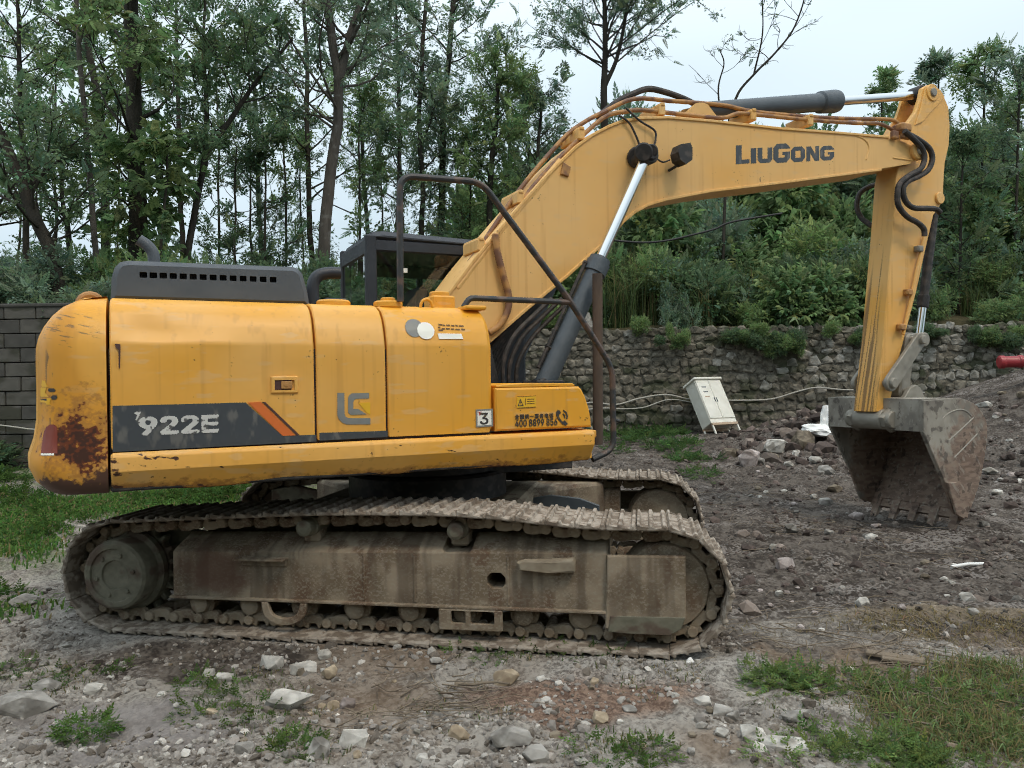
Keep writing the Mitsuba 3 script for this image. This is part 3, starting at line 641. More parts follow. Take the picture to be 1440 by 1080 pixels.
U('cylinder_hose_joint', cat([cyl(PU3(897, 221, -0.30), PU3(897, 221, -0.24), 0.10, 16), cyl(PU3(916, 212, -0.52), PU3(916, 212, -0.30), 0.06, 14), cyl(PU3(905, 214, -0.50), PU3(905, 214, -0.28), 0.085, 16)]), 'black_steel')

# lug and arm cylinder over the boom
lg = [PU(950, 168, 0), PU(1000, 172, 0), PU(985, 152, 0), PU(977, 148, 0), PU(968, 150, 0)]
for s in (-1, 1): U('cylinder_lug', prism(lg, s * 0.10 - 0.02, s * 0.10 + 0.02, 0.006, 'v'), 'boom_paint')
a0, a1 = np.array(PU3(978, 157, 0)), np.array(PU3(1290, 134, 0)); d = a1 - a0; Ln = np.linalg.norm(d); d /= Ln
k0 = np.linalg.norm(np.array(PU3(1178, 142, 0)) - a0)
U('arm_cylinder', lathe(a0, a1, [(0.0, 0.06), (0.04, 0.088), (k0 - 0.30, 0.098), (k0 - 0.28, 0.118), (k0 - 0.06, 0.125), (k0 - 0.02, 0.118), (k0, 0.09)]), 'cylinder_paint', label='dark grey arm cylinder lying above the boom')
U('arm_cylinder__rod', lathe(a0, a1, [(k0 - 0.05, 0.05), (Ln, 0.05)], 24), 'chrome')
U('arm_cylinder__rod_eye', cyl(a1 - [0, 0.08, 0], a1 + [0, 0.08, 0], 0.10), 'black_steel')
U('arm_cylinder__feed_pipe', tube([a0 + d * 0.3 + [0, 0.11, 0.02], a0 + d * (k0 - 0.25) + [0, 0.12, 0.02]], 0.02, 8), 'hose_rubber')

# arm
VA = 0.15
apx = [(1297, 124), (1304, 119.5), (1312, 119), (1322, 126), (1328, 136), (1334, 150), (1336, 178), (1335, 203), (1329, 230), (1327, 262), (1327, 281), (1322, 290), (1313, 303), (1301, 355), (1289, 410), (1276, 460), (1263, 510), (1252, 566), (1246, 580), (1231, 579), (1233, 560), (1237, 527), (1243, 470), (1248, 410), (1255, 330), (1261, 250), (1264, 232), (1262, 212), (1266, 190), (1277, 172), (1288, 156), (1294, 138)]
ap = ccw(np.array([PU(x, y, -VA) for x, y in apx]))
rear_cut = prism([PU(1270, 110, 0), PU(1300, 100, 0), PU(1312, 140, 0), PU(1292, 172, 0), PU(1262, 180, 0)], -VA + 0.045, VA - 0.045, 0.002, 'v')
U('arm', cut(prism(ap, -VA, VA, 0.010, 'v'), rear_cut), 'arm_paint', 25, label='yellow arm hanging from the boom end, mud-streaked below')
eu, ez = PU(1309, 131, -VA)
for s in (-1, 1):
    U('arm__ear_boss', cyl((eu, s * VA, ez), (eu, s * (VA + 0.03), ez), 0.10), 'arm_paint')
    U('arm__ear_boss__pin', cyl((eu, s * VA, ez), (eu, s * (VA + 0.05), ez), 0.05), 'link_steel')
U('arm__doubler_plate', prism([PU(1300, 122, -VA), PU(1310, 120, -VA), PU(1321, 127, -VA), PU(1327, 137, -VA), PU(1316, 150, -VA), PU(1306, 160, -VA), PU(1296, 172, -VA), PU(1286, 176, -VA), PU(1291, 160, -VA), PU(1296, 142, -VA)], -VA - 0.016, -VA + 0.004, 0.005, 'v'), 'arm_paint')
U('arm__bracket', cat([cyl((*PU(1320, 279, -VA), 0)[:1] + (-VA - 0.03, PU(1320, 279, -VA)[1]), (PU(1320, 279, -VA)[0], -VA, PU(1320, 279, -VA)[1]), 0.07)]), 'arm_paint')
# hoses at the arm joint
h1 = [(1276, 188), (1291, 196), (1306, 208), (1311, 222), (1306, 238), (1292, 248), (1277, 255), (1270, 266), (1273, 282), (1284, 292), (1302, 293), (1316, 294), (1322, 299)]
h2 = [(1272, 184), (1285, 196), (1296, 208), (1300, 222), (1295, 237), (1280, 246), (1266, 257), (1262, 272), (1264, 290), (1276, 305), (1290, 313), (1299, 322), (1300, 332)]
for h, vv in ((h1, -0.30), (h2, -0.31)):
    U('joint_hose', tube(spline([PU3(x, y, vv) for x, y in h], 5), 0.031, 10), 'hose_rubber', label=None)
U('joint_hose', tube(spline([PU3(1238, 258, 0.2), PU3(1222, 263, 0.32), PU3(1209, 272, 0.36), PU3(1205, 290, 0.36), PU3(1211, 306, 0.32), PU3(1226, 318, 0.2)], 6), 0.03, 10), 'hose_rubber')
U('hose_fitting', cat([cbox(PU3(1268, 181, -0.22), (0.16, 0.16, 0.10), 0.02), cbox(PU3(1258, 190, -0.25), (0.10, 0.05, 0.09), 0.01), cbox(PU3(1274, 192, -0.27), (0.14, 0.06, 0.06), 0.012)]), 'pipe_paint')
apipe = spline([PU3(1300, 332, -0.19), PU3(1296, 350, -0.19), PU3(1284, 405, -0.19), PU3(1275, 448, -0.19), PU3(1270, 470, -0.19)], 4)
U('arm_pipe', tube(apipe, 0.02, 8), 'arm_paint')
for x, y in ((1292, 350), (1277, 411), (1267, 460)):
    U('arm_pipe_clamp', cat([cbox(PU3(x, y, -VA - 0.035), (0.09, 0.07, 0.07), 0.01), cyl(PU3(x - 1, y, -VA - 0.10), PU3(x - 1, y, -VA - 0.03), 0.022, 10)]), 'link_steel' if y < 400 else 'pipe_paint')
# bucket cylinder behind the arm
b0, b1 = np.array(PU3(1322, 290, 0.0)), np.array(PU3(1292, 478, 0.0)); b0 = b0 + [-0.09, 0, 0.05]; b1 = b1 + [0, 0, 0]
d = b1 - b0; Ln = np.linalg.norm(d); d /= Ln
U('bucket_cylinder', lathe(b0, b1, [(0, 0.05), (0.03, 0.053), (0.68 * Ln, 0.053), (0.685 * Ln, 0.066), (0.76 * Ln, 0.066), (0.77 * Ln, 0.06)]), 'black_steel')
U('bucket_cylinder__rod', lathe(b0, b1, [(0.75 * Ln, 0.045), (Ln, 0.045)], 20), 'chrome')
U('bucket_cylinder__rod_eye', cyl(b1 - [0, 0.09, 0], b1 + [0, 0.09, 0], 0.085), 'link_steel')
U('bucket_cylinder__feed_pipe', tube([b0 + d * 0.2 + [0.06, 0.07, 0], b0 + d * 0.7 * Ln + [0.06, 0.07, 0.0]], 0.02, 8), 'hose_rubber')

# bucket links
q0, q1, q2, q3 = (np.array(PU(*p, -0.22)) for p in ((1252.5, 538.5), (1293, 478), (1283.5, 552), (1249, 590)))
for s in (-1, 1):
    U('side_link', prism(capsule2d(q0, q1, 0.095, 0.085), s * 0.22 - 0.025, s * 0.22 + 0.025, 0.008, 'v'), 'link_steel', label=None)
    U('side_link__pin', cyl((*q0[:1], s * 0.21, q0[1]), (*q0[:1], s * 0.285, q0[1]), 0.06), 'link_steel')
U('bucket_link', prism(capsule2d(q1, q2, 0.085, 0.085), -0.12, 0.12, 0.02, 'v'), 'link_steel')
for q, w in ((q1, 0.29), (q0, 0.2), (q2, 0.24)): U('link_pin', cyl((q[0], -w, q[1]), (q[0], w, q[1]), 0.05), 'link_steel')

# bucket
VK = 0.60
kpx = [(1293, 607), (1293, 585), (1293, 561), (1320, 559.5), (1347, 560), (1360, 564), (1370, 570), (1378, 579), (1383, 590), (1385.5, 602), (1385, 616), (1382, 640), (1377, 667), (1371, 690), (1363, 712), (1356, 728)]
kp = np.array([PU(x, y, -VK) for x, y in kpx])
lip = np.array([PU(1338, 722, -VK), PU(1325, 682, -VK), PU(1309, 645, -VK)])


def shell(path, v0, v1, t):
    p = np.asarray(path, float); d = np.gradient(p, axis=0); d /= np.linalg.norm(d, axis=1, keepdims=True)
    nn = np.column_stack([d[:, 1], -d[:, 0]])
    return prism(np.vstack([p, (p + nn * t)[::-1]]), v0, v1, 0.003, 'v')


U('bucket', shell(kp, -VK, VK, 0.035), 'bucket_steel', 25, label='worn grey steel bucket resting on the ground, rusty on its side')
U('bucket__lining', shell(kp[1:] + (kp.mean(0) - kp[1:]) * 0.09, -VK + 0.04, VK - 0.04, 0.012), 'bucket_steel', 25)
sp = np.vstack([kp, lip])
for s in (-1, 1):
    U('bucket__side_plate', prism(sp, s * (VK + 0.014) - 0.014, s * (VK + 0.014) + 0.014, 0.004, 'v'), 'bucket_steel', label='rusty side plate with worn ribs' if s < 0 else None)
    U('bucket__side_lining', prism(inset(ccw(sp), 0.03), s * (VK - 0.008) - 0.004, s * (VK - 0.008) + 0.004, 0.001, 'v'), 'bucket_steel')
# reinforcing strip along the front edge, ribs and side cutter
fe = [PU(1293, 563, -VK), PU(1322, 561, -VK), PU(1318, 580, -VK), (PU(1328, 617, -VK)), PU(1345, 668, -VK), PU(1358, 700, -VK), PU(1355, 728, -VK), PU(1340, 722, -VK), PU(1325, 682, -VK), PU(1309, 645, -VK), PU(1293, 607, -VK)]
U('bucket__edge_plate', prism(fe, -VK - 0.052, -VK - 0.026, 0.006, 'v'), 'bucket_steel', label='pale worn plate along the bucket mouth')
U('bucket__side_cutter', prism([PU(1324, 678, -VK), PU(1336, 677, -VK), PU(1341, 684, -VK), PU(1339, 690, -VK), PU(1352, 722, -VK), PU(1346, 728, -VK), PU(1336, 722, -VK)], -VK - 0.078, -VK - 0.052, 0.006, 'v'), 'bucket_steel')
for P in ([(1322, 592), (1334, 581), (1348, 576), (1358, 578), (1366, 585)], [(1331, 622), (1349, 606), (1369, 587)], [(1340, 645), (1356, 629), (1374, 610)], [(1323, 606), (1336, 646), (1349, 680), (1357, 694)]):
    U('bucket__wear_rib', tube(spline([PU3(x, y, -VK - 0.028) for x, y in P], 5), 0.009, 6), 'worn_edge')
# torque tube plate, ears, bushing
for s in (-1, 1):
    ear = [PU(1236, 587, -0.2), PU(1240, 600, -0.2), PU(1251, 608, -0.2), PU(1266, 601, -0.2), PU(1292, 588, -0.2), PU(1297, 562, -0.2), PU(1290, 546, -0.2), PU(1283, 541, -0.2), PU(1275, 545, -0.2), PU(1268, 557, -0.2), PU(1246, 576, -0.2)]
    U('bucket__ear_plate', prism(ear, s * 0.22 - 0.03, s * 0.22 + 0.03, 0.008, 'v'), 'link_steel')
    U('bucket__ear_boss', cyl((q3[0], s * 0.19, q3[1]), (q3[0], s * 0.30, q3[1]), 0.10), 'link_steel')
U('bucket__top_plate', prism([PU(1268, 566, -0.2), PU(1294, 562, -0.2), PU(1294, 604, -0.2), PU(1272, 604, -0.2)], -VK, VK, 0.02, 'v'), 'bucket_steel')
U('bucket__pivot_bushing', cyl((q3[0], -0.19, q3[1]), (q3[0], 0.19, q3[1]), 0.115), 'link_steel')
tip = kp[-1]; back = kp[-3]; dd = (tip - back) / np.linalg.norm(tip - back); nn = np.array([dd[1], -dd[0]])
U('bucket__lip_plate', prism(np.array([tip - dd * 0.16 - nn * 0.02, tip + dd * 0.03 - nn * 0.02, tip + dd * 0.03 + nn * 0.03, tip - dd * 0.16 + nn * 0.045]), -VK, VK, 0.006, 'v'), 'bucket_steel')
for k in range(5):
    v0 = -VK + 0.09 + k * (2 * VK - 0.18) / 4
    a = tip - dd * 0.10 + nn * 0.01; e = tip + dd * 0.21 + nn * 0.005
    T_ = trimesh.convex.convex_hull(np.array([[*(a + nn * o)[:1], v0 + w, (a + nn * o)[1]] for o in (-0.045, 0.045) for w in (-0.06, 0.06)] + [[(e + nn * o)[0], v0 + w, (e + nn * o)[1]] for o in (-0.012, 0.012) for w in (-0.035, 0.035)]))
    U('bucket__tooth', T_, 'bucket_steel', False)
# ---------------------------------------------------------------- print on the panels
PRZ = np.array([z_ for v_, z_ in door_profile()[1:9]]); PRV = np.array([v_ for v_, z_ in door_profile()[1:9]])


def vprof(z): return np.interp(z, PRZ, PRV)


def decal(name, polys, m, lift, dv=0.0, label=None, holes=()):
    """Thin sheets of print laid on the right hand panels; polygons in pixels of the panel plane."""
    ms = []
    for q in polys:
        P = np.array([PU(x, y, VS + dv) for x, y in q]); d = prism(P, 0, 1, 0.0001, 'v')
        V = np.array(d.vertices); out = vprof(V[:, 2]) - lift
        V[:, 1] = np.where(V[:, 1] < 0.5, out, out + lift + 0.004); ms.append(tm(V, d.faces))
    return U(name, cat(ms), m, False, label)


def text(s, px0, py0, px1, hpx, v, lift, bold=True, squeeze=None):
    """Lettering whose capitals are hpx pixels tall, from (px0, py0) to px1 along the side plane v."""
    u0, z0 = PU(px0, py0, v); u1, _ = PU(px1, py0, v); _, z1 = PU(px0, py0 - hpx, v)
    t = meshkit.text_mesh(s, z1 - z0, 0.004, bold)
    V = np.array(t.vertices); V[:, 0] -= V[:, 0].min(); V[:, 0] *= (u1 - u0) / V[:, 0].max()
    W = np.column_stack([u0 + V[:, 0], v - lift + 0.004 - V[:, 2], z0 + V[:, 1]])
    return tm(W, t.faces)


decal('engine_door__stripe', [[(158.3, 570.7), (345, 566), (396.7, 612.6), (444.6, 611.4), (444.8, 620.8), (158.6, 635.6)]], 'decal_slate', 0.0045, label='dark slate stripe with model number')
decal('engine_door__orange_flash', [[(348.5, 566), (366.5, 565), (415, 612.2), (397.5, 613)]], 'decal_orange', 0.0065)
decal('engine_door__orange_flash', [[(368.5, 565), (373, 565.5), (421, 611.6), (416.5, 612)]], 'decal_maroon', 0.0065)
U('engine_door__model_number', cat([moved(text('922E', 196.5, 611.0, 306.5, 23.5, VS, 0.007), np.array([[1, 0, 0, du_], [0, 1, 0, dv_], [0, 0, 1, dz_], [0, 0, 0, 1.0]])) for du_, dz_, dv_ in ((-0.006, 0.002, 0), (0.006, 0.002, -0.0003), (0, -0.003, -0.0006))]), 'decal_silver', False, 'worn silver digits 922E')
decal('engine_door__scuff', [[(188, 581), (196, 577), (198, 580), (193, 590), (190, 592), (193, 584)]], 'decal_silver', 0.0075)
decal('engine_door__paint_drip', [[(161.5, 483.5), (169, 484), (169.5, 488), (168.6, 518), (167.2, 518), (166.6, 492), (163, 489)]], 'decal_maroon', 0.006)
decal('pump_door__stripe', [[(449, 608.6), (545, 605.8), (545, 614.3), (449.2, 619.6)]], 'decal_slate', 0.0045)


def z12(q): return [(440 + x / 12, 550 + y / 12) for x, y in q]


decal('pump_door__emblem', [z12([(410, 30), (528, 30), (532, 380), (550, 430), (600, 455), (968, 455), (968, 560), (570, 562), (500, 535), (440, 480), (410, 410)]),
                            z12([(592, 120), (612, 70), (660, 35), (945, 30), (945, 125), (735, 128), (695, 145), (680, 185), (676, 300), (760, 300), (905, 392), (640, 402), (592, 365)])], 'decal_grey', 0.0045, label='grey angular emblem of two interlocked strokes')
decal('pump_door__emblem_tip', [z12([(760, 195), (965, 188), (965, 392), (905, 362)])], 'decal_yellow', 0.0045)


def z6(q): return [(600 + x / 6, 430 + y / 6) for x, y in q]


def circ(x, y, r, n=26): return [(x + r * 0.97 * math.cos(t), y + r * math.sin(t)) for t in np.linspace(0, 2 * math.pi, n, endpoint=False)]


decal('fuel_tank__round_sticker', [circ(598.5, 465, 12.3)], 'decal_white', 0.008, 0.03, label='round white sticker')
decal('fuel_tank__old_sticker_mark', [circ(583, 461, 13)], 'decal_grey', 0.005, 0.03)
decal('fuel_tank__white_strip', [[(615, 469), (648, 469.5), (650, 477), (616, 477)]], 'decal_white', 0.006, 0.03)
mk = []
for k, (x, y, w) in enumerate([(618, 455, 5), (624, 456, 3), (629, 456, 5), (636, 456.5, 4), (642, 456.5, 3), (647, 457, 6), (617, 459, 3), (622, 461, 4), (628, 461, 5), (635, 461.5, 4), (641, 462, 6), (649, 462, 5), (617, 463, 6), (636, 473, 0.8), (630, 472, 1)]):
    mk.append([(x, y), (x + w, y + 0.2), (x + w, y + 2.2), (x, y + 2)])
tag(decal('fuel_tank__faded_lettering', mk, 'decal_brown', 0.005, 0.03), kind='stuff')
decal('fuel_tank__number_sticker', [[(670.5, 577.5), (691, 576.5), (691.5, 598), (671, 599)]], 'decal_white', 0.0045, label='square white sticker with a black 3')
decal('fuel_tank__number_sticker__border', [[(668.8, 575.8), (692.6, 574.8), (692.7, 577), (668.9, 578)], [(668.9, 578), (671, 578), (671.3, 600), (669.2, 600.2)], [(690.4, 577), (692.7, 577), (693, 598), (690.8, 598.4)], [(669.4, 598.5), (693, 597), (693, 599.4), (669.4, 601)]], 'decal_grey', 0.006)
U('fuel_tank__number_sticker__digit', text('3', 674.5, 596.5, 686.5, 15.5, VS, 0.007), 'decal_black', False)
U('fuel_tank__number_sticker__letter', text('T', 671.2, 584.2, 677, 5, VS, 0.007), 'decal_red', False)
decal('tool_box__warning_label', [[(726.5, 557.5), (753, 556.3), (753.2, 572.6), (727, 574)]], 'decal_yellow', 0.0045, label='yellow warning label with triangle')
tri = [(727.6, 571.2), (731.2, 560.6), (735.6, 570.8)]
decal('tool_box__warning_label__triangle', [[tri[0], tri[1], (731.3, 563), (729.2, 570)], [tri[1], tri[2], (734, 569.6), (731.3, 563)], [tri[0], (729.2, 570), (734, 569.6), tri[2]], [(731, 564.5), (732, 564.4), (731.8, 568.4), (731.2, 568.4)]], 'decal_black', 0.006)
decal('tool_box__warning_label__lines', [[(738, 560), (738.8, 560), (738.9, 570), (738.1, 570)]] + [[(740.5, y), (751, y - 0.3), (751, y + 0.7), (740.5, y + 1)] for y in (561, 564, 567)] + [[(726.5, 557.5), (753, 556.3), (753, 557), (726.6, 558.2)], [(727, 573.3), (753.2, 571.9), (753.2, 572.6), (727, 574)]], 'decal_brown', 0.006)
U('tool_box__phone_number', text('400 8899 856', 724.3, 600.2, 783.5, 9.6, VS, 0.006), 'decal_black', False)
u0, z0 = PU(724, 589.3, VS); u1, _ = PU(778.5, 589.3, VS); sc = (u1 - u0) / 572.0
cm = []
for g in CJK:
    pg = Polygon([(u0 + (x - 10) * sc, z0 + (y + 79) * sc * 1.02) for x, y in g[0]], [[(u0 + (x - 10) * sc, z0 + (y + 79) * sc * 1.02) for x, y in r] for r in g[1:]]).buffer(0)
    for p_ in getattr(pg, 'geoms', [pg]):
        if p_.area < 1e-9: continue
        e_ = trimesh.creation.extrude_polygon(p_, 0.004, engine='earcut'); W = np.array(e_.vertices); cm.append(tm(np.column_stack([W[:, 0], VS - 0.006 + 0.004 - W[:, 2], W[:, 1]]), e_.faces))
U('tool_box__service_lettering', cat(cm), 'decal_black', False)


def z14(q): return [(720 + x / 14.4, 540 + y / 14.4) for x, y in q]


decal('tool_box__handset_mark', [z14([(925, 522), (965, 540), (985, 590), (945, 620), (945, 665), (990, 735), (1030, 765), (1060, 735), (1125, 800), (1085, 842), (1010, 812), (935, 725), (893, 640), (890, 565)]),
                                 z14([(1030, 590), (1070, 630), (1078, 690), (1050, 690), (1050, 650), (1022, 610)]), z14([(1040, 522), (1100, 570), (1128, 640), (1122, 700), (1092, 712), (1100, 645), (1080, 590), (1035, 550)])], 'decal_black', 0.0055)
# maker lettering on the boom, small capitals with taller L and G
def glyph(ch):
    """Heavy block capitals in a unit square: outlines with holes."""
    def ring(t=0.27, r=0.22):
        o = [(r, 0), (1 - r, 0), (1, r), (1, 1 - r), (1 - r, 1), (r, 1), (0, 1 - r), (0, r)]; w = t * 1.15
        return Polygon(o, [[(w, t), (1 - w, t), (1 - w, 1 - t), (w, 1 - t)]])
    if ch == 'L': return Polygon([(0, 0), (1, 0), (1, 0.22), (0.42, 0.22), (0.42, 1), (0, 1)])
    if ch == 'I': return Polygon([(0, 0), (1, 0), (1, 1), (0, 1)])
    if ch == 'U': return Polygon([(0.18, 0), (0.82, 0), (1, 0.2), (1, 1), (0.68, 1), (0.68, 0.27), (0.32, 0.27), (0.32, 1), (0, 1), (0, 0.2)])
    if ch == 'N': return Polygon([(0, 0), (0.30, 0), (0.30, 0.55), (0.66, 0), (1, 0), (1, 1), (0.70, 1), (0.70, 0.45), (0.34, 1), (0, 1)])
    if ch == 'O': return ring()
    g = ring().difference(Polygon([(0.5, 0.52), (1.1, 0.52), (1.1, 0.72), (0.5, 0.72)]))
    return g.union(Polygon([(0.55, 0.40), (1, 0.40), (1, 0.56), (0.55, 0.56)])).buffer(0)


for k, (ch, x0, x1, yb0, yb1, h) in enumerate((('L', 1036, 1055, 230.6, 229.2, 26.5), ('I', 1057, 1064.5, 229.6, 229.1, 21.5), ('U', 1066.5, 1087, 229.2, 228.0, 21.5), ('G', 1088.5, 1112, 229.2, 227.6, 27), ('O', 1113.5, 1133, 227.8, 226.6, 21.5), ('N', 1135, 1153, 226.6, 225.6, 21.0), ('G', 1154.5, 1174, 225.7, 224.6, 20.5))):
    g = glyph(ch); A, B, C_ = PU(x0, yb0, -VB), PU(x1, yb1, -VB), PU(x0, yb0 - h, -VB)
    g = affinity.affine_transform(g, [B[0] - A[0], C_[0] - A[0], B[1] - A[1], C_[1] - A[1], A[0], A[1]])
    e_ = cat([trimesh.creation.extrude_polygon(q_, 0.004, engine='earcut') for q_ in getattr(g, 'geoms', [g])]); W = np.array(e_.vertices)
    U('boom__maker_letter', tm(np.column_stack([W[:, 0], -VB + 0.014 - W[:, 2], W[:, 1]]), e_.faces), 'decal_slate', False)


# reflector, label and scraps on the rounded rear corner: they follow the casting's surface
CWT = moved(cw, MU).triangles


def hit(px, py):
    d = ray(px, py); a, b, c = CWT[:, 0], CWT[:, 1], CWT[:, 2]; e1, e2 = b - a, c - a
    h = np.cross(d, e2); det = np.sum(e1 * h, 1); det = np.where(np.abs(det) < 1e-12, 1e-12, det); s_ = EYE - a
    u_ = np.sum(s_ * h, 1) / det; q = np.cross(s_, e1); v_ = (q @ d) / det; t = np.sum(e2 * q, 1) / det
    ok = (u_ > -1e-6) & (v_ > -1e-6) & (u_ + v_ < 1 + 1e-6) & (t > 0.1)
    k = np.argmin(np.where(ok, t, 1e9)); nrm_ = np.cross(e1[k], e2[k]); nrm_ /= np.linalg.norm(nrm_)
    if nrm_ @ d > 0: nrm_ = -nrm_
    return EYE + d * t[k] + nrm_ * 0.003


def wrap(rows):
    """rows of (y, x0, x1): a thin sheet lying on the counterweight."""
    n = 9; P = np.array([[hit(x0 + (x1 - x0) * k / (n - 1), y) for k in range(n)] for y, x0, x1 in rows]); m = len(rows)
    i, j = np.meshgrid(np.arange(m - 1), np.arange(n - 1), indexing='ij'); i, j = i.ravel(), j.ravel()
    f = np.vstack([np.column_stack([i * n + j, (i + 1) * n + j, (i + 1) * n + j + 1]), np.column_stack([i * n + j, (i + 1) * n + j + 1, i * n + j + 1])])
    return tm(P.reshape(-1, 3), f)


put(f'{EX}__counterweight__reflector', wrap([(597, 71, 77), (600, 66, 80), (606, 63, 81), (614, 61, 81), (626, 59.5, 81), (638, 58, 81)]), 'reflector_red', True, label='arched dark red reflector')
put(f'{EX}__counterweight__reflector__edge', wrap([(637.5, 58, 76), (639, 58, 76), (640.5, 58, 76)]), 'decal_white', True)
put(f'{EX}__counterweight__torn_label', cat([wrap([(545, 58, 66), (552, 57.5, 64), (558, 58, 69)]), wrap([(560, 66, 73), (566, 64, 70), (569, 66, 72)]), wrap([(562, 57.5, 61), (563.5, 57.5, 66), (566, 58, 64)]), wrap([(535, 60, 64), (541, 59, 66), (544, 60, 69)])]), 'decal_yellow', True, label='torn remains of a yellow label')
put(f'{EX}__counterweight__label_scrap', cat([wrap([(561, 58, 66), (562.5, 58, 67), (563.5, 59, 66)]), wrap([(546, 69, 76), (549, 68, 79), (551, 70, 77)]), wrap([(556, 74, 80), (559, 72, 81), (562, 74, 79)])]), 'decal_black', True)

# ---------------------------------------------------------------- crawler tracks
ZP = 0.048                                                   # the shoe plates above the soil
NSH = 52
path = []
path += [(u_, ZP) for u_ in np.linspace(-1.88, 1.92, 24)]
cr, rr = np.array([1.93, 0.425]), 0.377
path += [tuple(cr + rr * np.array([math.sin(t), -math.cos(t)])) for t in np.linspace(0.1, math.pi - 0.12, 22)]
top = spline([(1.88, 0.803), (1.62, 0.797), (1.30, 0.812), (0.95, 0.846), (0.55, 0.868), (0.10, 0.866), (-0.35, 0.860), (-0.75, 0.842), (-1.15, 0.822), (-1.5, 0.802), (-1.80, 0.785)], 6)
path += [tuple(q) for q in top]
cl, rl = np.array([-1.88, 0.415]), 0.367
path += [tuple(cl + rl * np.array([-math.sin(t), math.cos(t)])) for t in np.linspace(0.05, math.pi - 0.08, 22)]
path = np.array(path + [path[0]])
seg = np.linalg.norm(np.diff(path, axis=0), axis=1); cum = np.concatenate([[0], np.cumsum(seg)]); PITCH = cum[-1] / NSH


def on_path(s):
    s = s % cum[-1]; return np.array([np.interp(s, cum, path[:, 0]), np.interp(s, cum, path[:, 1])])


hp_ = PITCH / 2
sho = [(-hp_ + 0.004, 0), (hp_ - 0.010, 0), (hp_ - 0.002, 0.010), (hp_ - 0.006, 0.040), (hp_ - 0.020, 0.040), (hp_ - 0.030, 0.016), (0.022, 0.016), (0.012, 0.038), (-0.006, 0.038), (-0.016, 0.016), (-hp_ + 0.036, 0.016), (-hp_ + 0.026, 0.034), (-hp_ + 0.010, 0.034), (-hp_ - 0.006, 0.008)]
shoe = prism(sho, -0.30, 0.30, 0.008, 'v', segs=8)
lk = []
for s in (-1, 1):
    pl = [(-hp_ - 0.03, -0.055), (-hp_ - 0.012, -0.088), (-hp_ + 0.03, -0.088), (-0.02, -0.10), (0.03, -0.10), (hp_ - 0.05, -0.092), (hp_ - 0.03, -0.06), (hp_ - 0.05, -0.02), (0.03, -0.004), (0.01, -0.04), (-0.04, -0.04), (-0.05, -0.004), (-hp_ + 0.01, -0.018)]
    lk.append(prism(pl, s * 0.115 - 0.022, s * 0.115 + 0.022, 0.005, 'v'))
lk.append(cyl((hp_ * 0 - hp_, -0.165, -0.052), (-hp_, 0.165, -0.052), 0.034, 12))
link = cat(lk)


